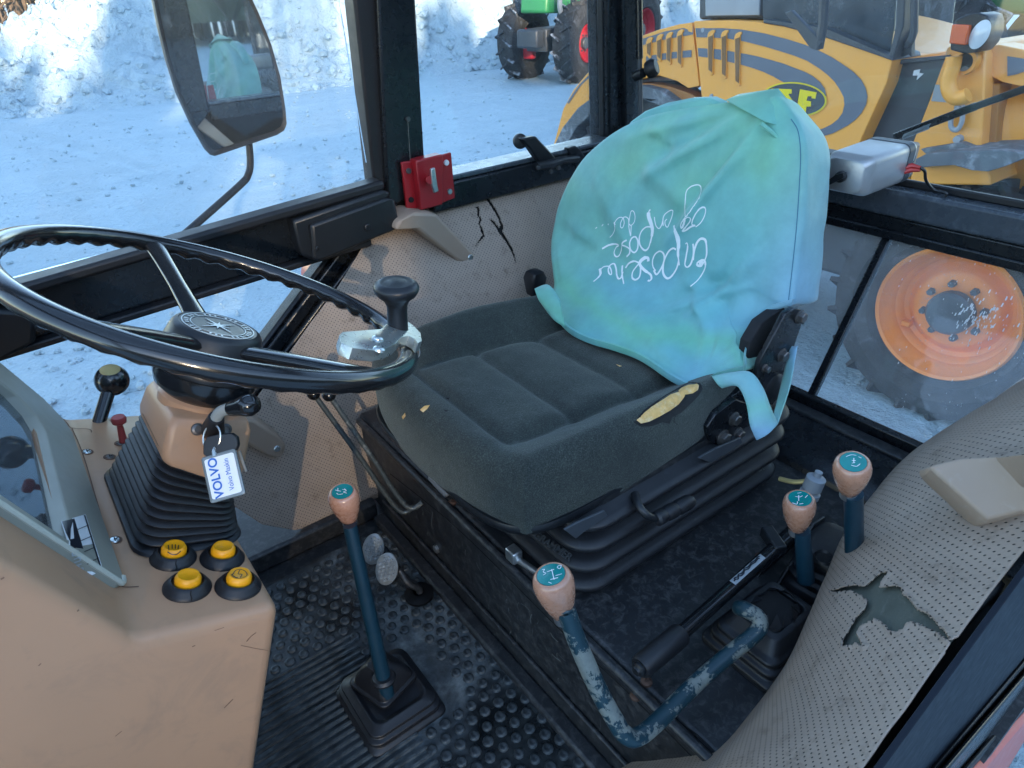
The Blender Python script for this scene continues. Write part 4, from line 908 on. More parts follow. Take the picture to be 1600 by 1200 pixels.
# bezel: frame with a chamfered opening
outer = [(.700, .006), (.715, .000), (1.085, .002), (1.115, .018), (1.135, .05), (1.14, .32), (.695, .32), (.695, .012)]
inner = [(.716, .093), (.724, .086), (.995, .080), (1.03, .092), (1.05, .12), (1.05, .30), (.716, .30), (.714, .10)]
m = MB(); rings = [[ip(y, s, -.01) for y, s in outer], [ip(y, s, .006) for y, s in outer], [ip(y, s, .006) for y, s in [(.708, .016), (.72, .011), (1.078, .013), (1.104, .026), (1.121, .055), (1.128, .31), (.707, .31), (.706, .02)]],
    [ip(.72 + (y - .72) * 1.0, s - .012, .006) for y, s in inner], [ip(y, s, -.012) for y, s in inner]]
m.loft(rings, caps=False); bez = m.build('instrument_bezel', M['bezel'], dash, smooth=35, bevel=.003)
m = MB(); m.prism([ip(y, s, -.022) for y, s in inner], SN * .003); face = m.build('instrument_face', pm('gauge_face', (.10, .13, .16), .5, var=.3, vs=9), dash, smooth=0)
for yy, ss, rr in ((.80, .20, .05), (.93, .20, .05)):
    m = MB(); m.lathe([(rr, 0), (rr, .004), (rr * .93, .004), (rr * .92, .001), (0, .001)], ip(yy, ss, -.019), SN, 32, caps=False); m.build('gauge', M['plastic'], face)
m = MB(); m.prism([ip(.74, .094, -.0185), ip(.98, .09, -.0185), ip(.98, .125, -.0185), ip(.74, .13, -.0185)], SN * .002); m.build('warning_light_strip', M['dgrey'], face, smooth=0)
m = MB(); m.prism([ip(y, s, -.008) for y, s in inner], SN * .002); m.build('instrument_glass', M['clearcover'], dash, smooth=0)
m = MB(); m.tube(smooth_path([ip(.698, s, .005) for s in (.31, .2, .1, .02)] + [ip(.701, .006, .005), ip(.715, .0015, .005)], 4), .0035, 8); m.build('bezel_piping', pm('pale_piping', (.50, .50, .42), .5), bez)
bvz = bvh_of(bez)
stk = decal('sticker', [(95, 815), (133, 804), (160, 890), (135, 903), (120, 896)], bvz, M['white'], bez, .0006, 1)
decal('sticker_field', [(97, 816), (115, 811), (141, 899), (134, 902), (122, 897)], bvz, M['darkprint'], stk, .0010, 1)
decal('sticker_field', [(130, 806), (132, 805), (158, 889), (156, 890)], bvz, M['darkprint'], stk, .0010, 1)
for k in range(1, 5):
    a = (115 + k * 5.0, 811 + k * 17.5); b = (133 + k * 5.3 - 1, 804 + k * 17.2); strokes('sticker_line', [([a, b], 1)], bvz, M['darkprint'], stk, .0009, .0013)
for i, ln in enumerate(([(112, 864), (121, 861)], [(113, 868), (122, 865)], [(112, 864), (113, 868)], [(115, 873), (124, 870)], [(116, 878), (125, 875)], [(124, 870), (125, 875)], [(118, 883), (127, 880)], [(122, 882), (123, 886)], [(120, 889), (129, 886)], [(124, 894), (133, 891)], [(129, 886), (130, 891)])):
    strokes('sticker_letter', [(ln, 1)], bvz, M['silverpr'], stk, .0014, .0013)
bvd = bvh_of(shell)
# joint lines of the console, recessed tray, screws, pictogram plate
M['joint'] = pm('joint_line', (.13, .07, .045), .7)
strokes('joint', [([(86, 640), (97, 653), (105, 662), (112, 669), (139, 671), (143, 676)], 1), ([(112, 669), (130, 712), (150, 780), (170, 850), (186, 905), (190, 917), (217, 917)], 1)], bvd, M['joint'], shell, .0016, .0006)
m = MB(); tc = P(178, 700, z=.488); tc.z = TZ(tc.x)
for s, mt in ((P(137, 709, z=.495), M['galv']), (P(183, 853, z=.49), M['galv']), (P(172, 716, z=.488), M['bolt']), (P(187, 690, z=.487), M['bolt'])):
    s = V((s.x, s.y, TZ(s.x))); m = MB(); m.lathe([(.0085, -.001), (.0085, .001), (.0065, .001), (.006, .0003)], s, Tn, 16, caps=False); sc = m.build('screw_hole', M['joint'], shell)
    m = MB(); m.lathe([(.006, .0004), (.005, .002), (0, .0022)], s, Tn, 12, caps=False); m.build('screw', mt, shell)
    m = MB(); m.box(s + Tn * .0022, (.008, .0012, .0006)); m.box(s + Tn * .0022, (.0012, .008, .0006)); m.build('screw_slot', M['blackgap'], shell)
plq = decal('pictogram_plate', [(134, 643), (182, 650), (188, 660), (140, 656), (132, 650)], bvd, M['silverpr'], shell, .0008, 0)
decal('pictogram_field', [(135.5, 644.5), (181, 651.2), (185.5, 659), (141, 655), (134, 650)], bvd, M['darkprint'], plq, .0012, 0)
strokes('pictogram', [([(138, 648), (145, 649), (149, 653)], 1.6), ([(141, 653), (146, 653)], 1.4), ([(153, 652), (165, 653)], 1), ([(158, 650), (160, 655)], 1.2), ([(170, 654), (176, 655)], 1.8), ([(176, 653), (180, 657)], 1.3)], bvd, M['silverpr'], plq, .003, .0016)
rk = MB(); rb_ = P(193, 690, z=.485); rk.tube([rb_, rb_ + V((.004, 0, .035))], [.006, .004], 10); rk.lathe([(.004, 0), (.010, .004), (.011, .010), (.009, .014), (0, .015)], rb_ + V((.004, 0, .03)), V((.1, 0, 1)), 16); rk.build('pull_knob', M['greencap'], dash)
M['scuff'] = pm('scuff_mark', (.20, .11, .07), .6); strokes('scuff', [([(1, 905), (6, 902)], 1), ([(300, 1010), (305, 1008)], 1), ([(385, 1002), (392, 994), (400, 988)], .8), ([(350, 1106), (358, 1098), (364, 1092)], .9), ([(180, 1150), (190, 1142)], .7), ([(376, 1008), (400, 1013), (418, 1016)], .4), ([(335, 985), (350, 980)], .5), ([(300, 860), (302, 862)], 1), ([(60, 1040), (64, 1036)], .8), ([(120, 955), (123, 953)], 1)], bvd, M['scuff'], shell, .0016, .0005)['kind'] = 'stuff'
# push buttons
def btn(px, marks):
    p = P(*px, z=.465)
    for _ in range(4): p = P(*px, z=TZ(p.x) + .016)
    p = p - Tn * .016
    m = MB(); m.lathe([(r * .84, h * .72) for r, h in ((.0315, 0), (.0315, .004), (.029, .007), (.026, .0125), (.0225, .017), (.021, .0175), (.0195, .015))], p, Tn, 36, caps=False); b = m.build('button', M['rubber'], dash, smooth=50)
    m = MB(); m.lathe([(r * .70, h * .74) for r, h in ((.0205, .012), (.0205, .021), (.0172, .027), (.0155, .0275), (.0130, .0262), (0, .0258))], p, Tn, 36, caps=False); cp = m.build('button_cap', M['yellow'], b, smooth=50)
    if random.random() < .8:
        a = random.uniform(3.6, 5.6); m = MB(); pts_ = [p + Tn * h + (V((math.cos(a + da), math.sin(a + da), 0)) - Tn * V((math.cos(a + da), math.sin(a + da), 0)).dot(Tn)) * r for r, h, da in ((.0270, .0031, 0), (.0248, .0053, .03), (.0222, .0092, -.02), (.0195, .0120, .03))]
        m.tube(pts_, .0007, 5); m.build('split', M['blackgap'], b)
    return b, cp, p
b1 = btn((272, 856), 0); b2 = btn((349, 857), 0); b3 = btn((294, 902), 0); b4 = btn((374, 900), 0)
bc = bvh_of(b1[1], b4[1])
strokes('symbol', [([(263, 852), (264, 860)], 1), ([(269, 851), (269, 858)], 1), ([(274, 851), (274, 858)], 1), ([(279, 852), (278, 859)], 1), ([(262, 862), (268, 866), (276, 866), (282, 861)], 1.1)], bc, M['darkprint'], b1[1], .0011, .0005)
strokes('symbol', [([(363, 899), (368, 892), (375, 890), (383, 893), (386, 899), (380, 903), (371, 904), (363, 899)], 1), ([(375, 891), (372, 897), (378, 898), (375, 903)], .9), ([(366, 896), (361, 899), (366, 902), (372, 903)], .8)], bc, M['darkprint'], b4[1], .0010, .0005)

# ball lever behind the console
bl_ = thing('ball_lever', 'black ball lever with worn brass cap behind the dashboard', 'lever', P(158, 645, z=.48))
bb = P(175, 594, t=1.12); b0 = P(160, 642, t=1.10)
m = MB(); m.tube([b0 + (b0 - bb) * .6, bb], .0105, 14); m.build('stem', M['wheelblack'], bl_)
m = MB(); m.lathe([(.0001 + .0262 * math.sin(a), -.0262 * math.cos(a)) for a in [k / 16 * 2.55 for k in range(17)]], bb, V((.12, -.22, 1)), 32, caps=False); bl = m.build('ball', M['wheelblack'], bl_)
axb = V((.12, -.22, 1)).normalized(); m = MB(); m.lathe([(.0155, .0205), (.0150, .0222), (.012, .0235), (0, .0242)], bb, axb, 24, caps=False); m.build('ball_cap', M['gold'], bl_)

# ------------------------------------------------------------------ steering column and wheel
WC = V((.172, .824, .753)); WA, WB = R(25.8), R(-1.55); WR = .233
Wn = V((math.sin(WA) * math.cos(WB), math.sin(WB), math.cos(WA) * math.cos(WB))).normalized()
Wu = V((math.cos(WA), 0, -math.sin(WA))); Wu = (Wu - Wn * Wu.dot(Wn)).normalized(); Wv_ = Wn.cross(Wu)
sw = thing('steering_wheel', 'glossy black steering wheel with scalloped rim and round hub cap', 'steering wheel', WC - Wn * .1)
m = MB(); rings = []; N = 216; K = 16
for i in range(N):
    th = i / N * 6.28318; rad = Wu * math.cos(th) + Wv_ * math.sin(th); ring = []
    for k in range(K):
        ph = k / K * 6.28318; dr, dn = math.cos(ph), math.sin(ph)      # dr outward, dn up
        w = max(0, -(dn * .85 + dr * .35)) ** 1.5
        r = .0130 * (1 - .42 * w * (.5 + .5 * math.cos(th * 48)))
        ring.append(WC + rad * (WR + r * dr) + Wn * r * dn * 1.0)
    rings.append(ring)
rings.append(rings[0]); m.loft(rings, caps=False); rim = m.build('rim', M['wheelblack'], sw, smooth=60)
HC = WC - Wn * .040
def wheel_pt(px, py, h=0): return onplane(px, py, WC + Wn * h, Wn)
s1 = wheel_pt(258, 396) - WC; th1 = math.atan2(s1.dot(Wv_), s1.dot(Wu))
for k in range(3):
    sv = wheel_pt(*((258, 396), (575, 580), (105, 514))[k]) - WC; th = math.atan2(sv.dot(Wv_), sv.dot(Wu)); rad = Wu * math.cos(th) + Wv_ * math.sin(th); tan = Wn.cross(rad)
    rs = []
    for f in (0, .1, .25, .5, .75, .92, 1.0):
        c = HC - Wn * .012 + rad * .03 + (WC + rad * (WR - .004) - (HC - Wn * .012 + rad * .03)) * f
        w = .018 - .004 * math.sin(f * 3.14) - .002 * f; hgt = .009
        rs.append([c + tan * w * math.cos(a) + Wn * hgt * math.sin(a) for a in [q / 12 * 6.283 for q in range(12)]])
    m = MB(); m.loft(rs); m.build('spoke', M['wheelblack'], sw, smooth=60)
m = MB(); m.lathe([(.057, -.052), (.0645, -.046), (.0655, -.040), (.0635, -.0365), (.0625, -.037), (.0635, -.033), (.059, -.016), (.053, .003), (.0505, .0065), (.046, .0085), (.0452, .0078), (0, .0078)], HC, Wn, 56, caps=False); cap = m.build('hub_cap', M['plastic'], sw, smooth=40)
m = MB(); m.lathe([(.060, -.046), (.062, -.060), (.058, -.072), (.044, -.084), (.036, -.096), (.034, -.115)], HC, Wn, 48, caps=False); m.build('hub', M['wheelblack'], sw, smooth=50)
def cappt(r, a, h=.0084): return HC + Wn * h + (Wu * math.cos(a) + Wv_ * math.sin(a)) * r
for r0, r1 in ((.0425, .0412), (.0325, .0316)):
    m = MB(); m.loft([[cappt(r, a, h) for a in [k / 64 * 6.2832 for k in range(64)]] for r, h in ((r0, .0080), (r0, .0088), (r1, .0088), (r1, .0080))], caps=False); m.build('emblem_ring', M['silverpr'], cap, smooth=30)
for i in range(36):
    if i % 4 == 3: continue
    a = i / 36 * 6.2832; m = MB(); m.prism([cappt(.0345, a - .035), cappt(.0345, a + .035), cappt(.0392, a + .03), cappt(.0392, a - .03)], Wn * .0005); m.build('emblem_letter', M['silverpr'], cap, smooth=0)
m = MB(); star = []
for i in range(16):
    a = i / 16 * 6.2832 + .4; r = (.026 if i % 4 == 0 else .014) if i % 2 == 0 else .0045; star.append(cappt(r, a))
m.prism(star, Wn * .0006); m.build('emblem_star', M['silverpr'], cap, smooth=0)
# spinner knob clamped on the rim
sk = thing('spinner_knob', 'black mushroom spinner knob on a zinc clamp at the steering wheel rim', 'knob', wheel_pt(628, 545))
kb = wheel_pt(622, 520, .02); kt = P(619, 445, t=(ROT.transposed() @ (kb - CAM)).z * -1 - .035); ka = (kt - kb).normalized(); kl = (kt - kb).length
m = MB(); m.lathe([(.0135, 0), (.0135, .004), (.0130, kl * .45), (.0135, kl * .58), (.017, kl * .70), (.025, kl * .80), (.0285, kl * .88), (.0295, kl * .95), (.028, kl * 1.0), (.022, kl * 1.06), (.019, kl * 1.05), (.010, kl * 1.075), (0, kl * 1.08)], kb, ka, 40, caps=False); m.build('knob', M['plastic'], sk, smooth=50)
m = MB(); m.lathe([(.0155, -.004), (.0155, .001), (.0135, .002)], kb, ka, 28); m.build('collar', M['galv'], sk)
q = [(525, 541), (530, 536), (560, 533), (590, 530), (600, 521), (612, 514), (630, 515), (642, 524), (652, 535), (654, 548), (648, 552), (643, 545), (634, 540), (622, 543), (612, 554), (598, 561), (580, 565), (545, 562), (528, 554)]
m = MB(); m.prism([wheel_pt(a, b, .014) for a, b in q], Wn * .014); m.build('clamp', M['galv'], sk, bevel=.005, seg=3)
th = math.atan2((wheel_pt(634, 545) - WC).dot(Wv_), (wheel_pt(634, 545) - WC).dot(Wu))
m = MB(); rg = []
for i in range(9):
    t_ = th - .07 + .14 * i / 8; rad = Wu * math.cos(t_) + Wv_ * math.sin(t_); rg.append([WC + rad * (WR + .0168 * math.cos(a)) + Wn * .0168 * math.sin(a) for a in [-.3 + k / 12 * 3.5 for k in range(13)]])
m.loft(rg, caps=False, closed=False); m.build('clamp_band', M['galv'], sk, solid=.0015)
for a, b in ((592, 548), (590, 531)):
    m = MB(); m.lathe([(.0075, 0), (.007, .003), (.005, .0045), (0, .005)], wheel_pt(a, b, .027), Wn, 18, caps=False); m.build('rivet', M['galv'], sk)

# column cowl, rubber bellows, stalk, key
colm = thing('steering_column', 'beige steering column cowl above a ribbed black rubber gaiter', 'steering column', (.04, .86, .48))
base = V((.044, .862, 0)); base.z = TZ(base.x) + .002
topc = HC - Wn * .156 - Wu * .004
def ring_at(c, ax, ay, hx, hy, r): return rrect(c, ax, ay, hx, hy, r, 5)
Cu = V((math.cos(R(48)), 0, -math.sin(R(48)))); rings = []; nf = 11
for i in range(nf * 6 + 1):
    f = i / (nf * 6); e = f ** .9
    ax = Ts.lerp(Cu, e).normalized(); ay = V((0, 1, 0)).lerp(Wv_, e).normalized()
    c = base.lerp(topc, f); hx = .062 + (.048 - .062) * e; hy = .114 + (.064 - .114) * f ** .8
    w = .5 + .5 * math.cos((i / 6) * 6.2832); bulge = .0055 * (w ** .7) - .003
    if i < 3: bulge = .004
    rings.append(ring_at(c, ax, ay, hx + bulge, hy + bulge, .032 - .008 * f))
m = MB(); m.loft(rings); gait = m.build('gaiter', M['rubber'], colm, smooth=60)
rings = []
for h, hx, hy, r in ((-.014, .050, .066, .012), (-.006, .0525, .0685, .011), (.010, .0525, .068, .010), (.050, .0495, .0625, .009), (.062, .045, .056, .009), (.066, .030, .040, .009)):
    e = min(1, max(0, (h + .010) / .05)); rings.append(ring_at(topc + Wn * h + Wu * .004, Cu.lerp(Wu, e).normalized(), Wv_, hx, hy, r))
m = MB(); m.loft(rings); cowl = m.build('cowl', M['beige'], colm, smooth=25, bevel=.003)
m = MB(); m.lathe([(.046, 0), (.046, .010), (.042, .014), (.036, .014)], topc + Wn * .060, Wn, 40, caps=False); m.build('collar', M['beige'], colm)
bvc = bvh_of(cowl)
for a, b in ((294, 629), (341, 631), (308, 671), (352, 671)):
    h = hit(bvc, a, b, .0)
    if h:
        m = MB(); m.lathe([(.0075, 0), (.0072, .003), (.0055, .0045), (.004, .0046), (.004, .003), (0, .003)], h[0], h[1], 16, caps=False); m.build('screw', M['bolt'], colm)
stk_ = thing('column_switch', 'black tipped stalk switch on the steering column cowl', 'switch', P(332, 662, t=.80))
h0 = hit(bvc, 333, 672, 0); h0 = h0[0] if h0 else P(333, 672, t=.80)
t0 = (ROT.transposed() @ (h0 - CAM)).z * -1
m = MB(); m.tube([h0, P(333, 668, t=t0 - .015), P(338, 652, t=t0 - .03)], [.0135, .0125, .009], 16); m.build('boot', M['rubber'], stk_)
m = MB(); m.tube(smooth_path([P(337, 655, t=t0 - .028), P(343, 645, t=t0 - .034), P(352, 640, t=t0 - .038), P(364, 637, t=t0 - .042)], 5), .0068, 12); m.build('stem', pm('grey_stem', (.25, .27, .26), .5), stk_)
m = MB(); a_, b_ = P(360, 639, t=t0 - .041), P(384, 634, t=t0 - .05); m.lathe([(.0085, 0), (.0095, .004), (.0105, .015), (.0125, .022), (.0130, .030), (.010, .037), (0, .040)], a_, (b_ - a_), 24); m.build('tip', M['wheelblack'], stk_, smooth=60)
ky = thing('key_ring', 'ignition key on a wire ring hanging at the steering column', 'key', P(330, 690, t=t0 - .02))
tk = t0 - .03
m = MB(); cc = P(331, 684, t=tk); rg = [cc + (ROT @ V((1, 0, .3))).normalized() * .012 * math.cos(a) + (ROT @ V((.1, 1, 0))).normalized() * .0155 * math.sin(a) for a in [k / 28 * 6.2832 for k in range(29)]]; m.tube(rg, .0012, 6, False); m.build('wire_ring', M['galv'], ky)
m = MB(); m.prism([P(322 + a, 678 + b, t=tk + .004) for a, b in ((0, 14), (6, 4), (22, 0), (44, -2), (52, 4), (54, 16), (50, 26), (40, 32), (8, 38), (0, 30))], (ROT @ V((0, 0, .008)))); m.build('key_head', M['plastic'], ky, bevel=.002)
m = MB(); m.prism([P(a, b, t=tk + .006) for a, b in ((372, 706), (376, 704), (387, 736), (384, 737))], ROT @ V((0, 0, .002))); m.build('key_blade', M['steel'], ky)
kt_ = thing('key_tag', 'clear plastic key tag with blue lettering on white card', 'key tag', P(350, 745, t=tk - .005))
cq = [P(a, b, t=tt) for a, b, tt in ((314, 716, tk - .006), (367, 701, tk - .004), (385, 771, tk - .012), (331, 787, tk - .014))]
cu = (cq[1] - cq[0]).normalized(); cv_ = (cq[0] - cq[3]).normalized(); cn = cu.cross(cv_).normalized()
cc = sum(cq, V()) / 4; hw = ((cq[1] - cq[0]).length + (cq[2] - cq[3]).length) / 4; hh = ((cq[0] - cq[3]).length + (cq[1] - cq[2]).length) / 4
cv2 = cn.cross(cu)
m = MB(); m.loft([rrect(cc + cn * z, cu, cv2, hw * s, hh * s, .003, 3) for z, s in ((-.002, .97), (-.0015, 1), (.0015, 1), (.002, .96), (.002, .88), (.0012, .86))]); m.build('frame', pm('clear_plastic', (.16, .19, .2), .15, coat=.8), kt_, smooth=40)
m = MB(); m.loft([rrect(cc + cn * z, cu, cv2, hw * .86, hh * .88, .001, 2) for z in (.0010, .0016)]); m.build('card', M['white'], kt_, smooth=0)
lettering('lettering', 'VOLVO', .0145, cc - cu * hw * .38 + cn * .0022, cv2, -cu, M['blueprint'], kt_, bold=.00035, sx=.98)
lettering('lettering', 'Volvo Maskin', .0085, cc + cu * hw * .36 + cn * .0022, cv2, -cu, M['blueprint'], kt_, sx=.82)
m = MB(); ee = (cq[0] + cq[1]) / 2 - cu * .004; m.tube([ee - cv2 * .002, ee + cv2 * .004, P(336, 698, t=tk - .002), P(331, 694, t=tk)], [.003, .0025, .0018, .0014], 8); m.build('link', M['galv'], kt_)

# ------------------------------------------------------------------ floor mat with studs and ribs
fm = thing('floor_mat', 'black rubber floor mat with round studs and long ribs', 'mat', (.2, .8, 0))
m = MB(); m.prism([V((x, y, 0)) for x, y in ((-.45, .12), (.44, .12), (.44, 1.12), (.30, 1.13), (-.45, 1.06))], (0, 0, .006)); m.build('mat_base', M['floormat'], fm, smooth=0)
sm = MB(); sm.lathe([(.0098, -.001), (.0092, .0035), (.0078, .0050), (.0045, .0048), (0, .0036)], V((0, 0, 0)), V((0, 0, 1)), 10, caps=False); sme = sm.mesh('stud'); sme.materials.append(M['floormat'])
for p in sme.polygons: p.use_smooth = True
rs_ = random.Random(2); cnt = 0
row = 0; y = 1.10
while y > .14:
    x = .435 - (.0135 if row % 2 else 0)
    while x > -.05:
        ribzone = (x < .255 and y < .905) 
        boot = abs(x - .25) < .105 and abs(y - .735) < .10
        if not ribzone and not boot and y < 1.115:
            o = bpy.data.objects.new('stud', sme); COL.objects.link(o); o.location = (x + rs_.uniform(-.001, .001), y + rs_.uniform(-.001, .001), .006); s = rs_.uniform(.92, 1.06); o.scale = (s, s, rs_.uniform(.7, 1.1)); adopt(o, fm); cnt += 1
        x -= .027
    y -= .0235; row += 1
print('studs', cnt)
rm_ = MB(); rm_.prism([V((-.40, -.0035, 0)), V((-.40, -.0022, .0042)), V((-.40, .0022, .0042)), V((-.40, .0035, 0))], (.655, 0, 0)); rme = rm_.mesh('rib'); rme.materials.append(M['floormat'])
y = .895
while y > .14:
    o = bpy.data.objects.new('rib', rme); COL.objects.link(o); o.location = (rs_.uniform(-.002, .002), y, .0058); adopt(o, fm); y -= .0148

# ------------------------------------------------------------------ levers
def knob(parent, top, axis, s=1.0, marks=None, up=None):
    """egg shaped knob with a teal disc on top; top is the middle of the disc"""
    a = axis.normalized(); pr = [(.0105, -.062), (.0125, -.060), (.0165, -.048), (.0205, -.034), (.0228, -.021), (.0232, -.012), (.0215, -.004), (.0185, .0002), (.0165, .0008), (.0160, -.0002), (0, -.0002)]
    m = MB(); m.lathe([(r * s, h * s) for r, h in pr], top, a, 40, caps=False); k = m.build('knob', M['knob'], parent, smooth=60)
    m = MB(); m.lathe([(.0158 * s, .0000), (.0158 * s, .0006 * s), (0, .0011 * s)], top, a, 32, caps=False); bd = m.build('knob_badge', M['badge'], k, smooth=60)
    m = MB(); m.lathe([(.0115 * s, -.072 * s), (.0115 * s, -.060 * s)], top, a, 20); m.build('ferrule', M['steel'], parent)
    return k, bd
def shift_marks(bd, lines, w=.0009):
    bv = bvh_of(bd); strokes('shift_pattern', lines, bv, M['white'], bd, w, .0005)
# main gear lever on the floor
g1_ = thing('gear_lever', 'tall petrol blue gear lever with salmon knob rising from the floor mat', 'gear lever', (.24, .73, 0))
kt = P(535, 768, t=.99); b0 = P(605, 1085, z=.06); axl = (kt - b0).normalized()
k, bd = knob(g1_, kt, axl * .9 + V((-.1, -.25, .2)), .98)
shift_marks(bd, [([(528, 763), (528, 768)], 1), ([(524, 766), (533, 768)], 1), ([(538, 764), (541, 767), (537, 769), (542, 771)], 1), ([(530, 773), (536, 772)], 1), ([(541, 766), (535, 765)], .8), ([(526, 771), (529, 773)], 1)])
m = MB(); m.tube([kt - axl * .058, b0], [.0105, .0125], 16); m.build('shaft', M['petrol'], g1_)
def gaiter(parent, c, levels, rot, name='boot', mat=None):
    cx, sx = math.cos(rot), math.sin(rot); ax = V((cx, sx, 0)); ay = V((-sx, cx, 0)); m = MB()
    m.loft([rrect(c + V(o) + V((0, 0, h)), ax, ay, hx, hy, r, 5) for h, hx, hy, r, o in levels]); return m.build(name, mat or M['rubber'], parent, smooth=50, bevel=.002)
gaiter(g1_, V((.247, .725, 0)), [(0, .072, .080, .016, (0, 0, 0)), (.010, .071, .079, .016, (0, 0, 0)), (.016, .066, .072, .02, (0, 0, 0)), (.026, .068, .074, .02, (0, 0, 0)), (.030, .060, .066, .018, (0, 0, 0)), (.038, .063, .069, .018, (0, 0, 0)), (.042, .055, .061, .018, (0, 0, 0)), (.046, .050, .055, .018, (0, 0, 0)), (.040, .042, .046, .012, (0, 0, 0))], 0)
gaiter(g1_, V((.248, .738, .046)), [(0, .036, .038, .012, (0, 0, 0)), (.004, .042, .044, .012, (0, 0, 0)), (.010, .042, .044, .012, (0, 0, 0)), (.012, .037, .039, .012, (0, 0, 0)), (.020, .036, .038, .012, (0, 0, 0)), (.040, .026, .028, .010, (-.002, 0, 0)), (.048, .018, .020, .008, (-.003, 0, 0)), (.052, .016, .016, .008, (-.004, 0, 0))], .3)
m = MB(); m.lathe([(.02, -.004), (.021, .0), (.018, .005), (.0125, .006)], b0 + axl * .035, axl, 24); m.build('boot_collar', M['rubber'], g1_)
# small ball levers by the far panel
for (tx, ty, tt), (ex_, ey), lab in (((490, 615, 1.25), (638, 796), 'thin lever with black ball grip, the left one beside the far panel'), ((514, 617, 1.22), (650, 790), 'thin lever with black ball grip and flaking paint, the right one beside the far panel')):
    t = thing('rod_lever', lab, 'lever', P(ex_, ey, z=.2), 'rod levers beside the far panel')
    top = P(tx, ty, t=tt); bt = P(ex_ - 16, ey, x=.44); 
    m = MB(); m.tube(smooth_path([top, top.lerp(bt, .5), bt, bt + V((.03, -.015, .002))], 6), .0052, 10); m.build('rod', pm('worn_rod', (.10, .12, .125), .45, metal=.5, dust=.6 if tx > 500 else .2, dcol=(.4, .42, .4), ds=70, dth=.5), t)
    m = MB(); m.lathe([(.0125 * math.sin(a), -.0125 * math.cos(a)) for a in [k / 14 * 3.1416 for k in range(15)]], top, (top - bt), 20, caps=False); m.build('ball_grip', M['wheelblack'], t)
# pedals
M['tread'] = pm('checker_aluminium', (.42, .46, .48), .4, metal=.8, var=.3, vs=80)
for (a, b, tt), lab in (((583, 858, 1.36), 'oval aluminium pedal on the floor, the one nearer the far panel'), ((604, 889, 1.31), 'oval aluminium pedal on the floor, the one nearer the seat platform')):
    c = P(a, b, t=tt); n = (CAM - c).normalized() * .6 + V((-.5, -.1, .25)); n.normalize(); u, v, _ = basis(n)
    t = thing('foot_pedal', lab, 'pedal', (c.x, c.y, 0), 'oval foot pedals')
    m = MB(); m.loft([[c + (u * .031 * math.cos(q) + v * .023 * math.sin(q)) * s + n * h for q in [k / 28 * 6.283 for k in range(28)]] for s, h in ((.96, -.004), (1, -.003), (1, .0), (.96, .001))]); pd = m.build('pad', M['tread'], t)
    m = MB(); bv_ = []
    for i in range(-3, 4):
        for j in range(-2, 3):
            p_ = u * (i * .0075 + (.00375 if j % 2 else 0)) + v * j * .0078
            if (p_.dot(u) / .024) ** 2 + (p_.dot(v) / .0175) ** 2 < 1: m.lathe([(.0034, 0), (.0022, .0026), (0, .003)], c + p_ + n * .001, n, 6, caps=False)
    nb = m.build('pad_nubs', M['tread'], pd); nb['kind'] = 'stuff'
    e = P(655, 930, z=.01); m = MB(); m.tube(smooth_path([c - n * .003, c - n * .03 + V((.01, 0, -.01)), e.lerp(c, .35) + V((0, 0, .01)), e + V((0, 0, .02)), e], 5), .0075, 10); m.build('pedal_arm', M['dirty'], t)
    m = MB(); m.lathe([(.03, 0), (.03, .006), (.022, .010), (.012, .011)], e, V((0, 0, 1)), 24); m.build('grommet', M['rubber'], t)
# bent lever with chipped paint
bz = thing('bent_lever', 'bent gear lever with chipped petrol paint and salmon knob', 'gear lever', P(1190, 975, z=.25))
kt = P(861, 898, t=.735)
pth = [kt + (P(886, 958, t=.75) - kt) * .92, P(886, 958, t=.75), P(905, 1010, t=.76), P(935, 1078, t=.775), P(958, 1120, t=.785), P(975, 1146, t=.79), P(995, 1152, t=.80), P(1030, 1125, t=.825), P(1085, 1070, t=.862), P(1140, 1022, t=.885), P(1172, 997, t=.895), P(1187, 980, t=.898), P(1184, 964, t=.902), P(1166, 953, t=.908), P(1156, 950, t=.93), P(1158, 952, t=.99)]
m = MB(); sp_ = smooth_path(pth, 5); m.tube(sp_, [.0108] * len(sp_), 16); m.build('shaft', M['chipped'], bz)
k, bd = knob(bz, kt, (kt - P(884, 950, t=.748)).normalized() + V((-.05, -.2, .35)), 1.0)
shift_marks(bd, [([(862, 890), (866, 906)], 1), ([(855, 894), (866, 890)], 1), ([(860, 906), (872, 903)], 1), ([(847, 891), (851, 890), (849, 894), (853, 896), (849, 899)], .9), ([(873, 884), (877, 884), (875, 889), (871, 887), (873, 884)], .9), ([(868, 900), (878, 897)], .9), ([(857, 910), (862, 912)], 1)])
gz = thing('lever_boot', 'torn black rubber boot where the bent lever enters the platform', 'boot', P(1195, 985, z=.25))
gc = P(1195, 1000, z=.25)
gaiter(gz, gc, [(0, .074, .062, .014, (0, 0, 0)), (.010, .074, .062, .014, (0, 0, 0)), (.014, .066, .055, .018, (0, 0, 0)), (.024, .067, .056, .018, (0, 0, 0)), (.028, .060, .049, .016, (0, 0, 0)), (.036, .061, .050, .016, (0, 0, 0)), (.040, .054, .044, .014, (.003, 0, 0)), (.060, .046, .036, .012, (.006, 0, 0)), (.062, .036, .027, .010, (.006, 0, 0)), (.030, .034, .025, .010, (.006, 0, 0))], 0, 'boot')
m = MB(); m.loft([rrect(gc + V((.002, 0, .0612)), V((1, 0, 0)), V((0, 1, 0)), .034, .026, .01, 4), rrect(gc + V((.002, 0, .0625)), V((1, 0, 0)), V((0, 1, 0)), .033, .025, .01, 4)]); m.build('opening', M['blackgap'], gz, smooth=0)
m = MB(); rr_ = random.Random(6)
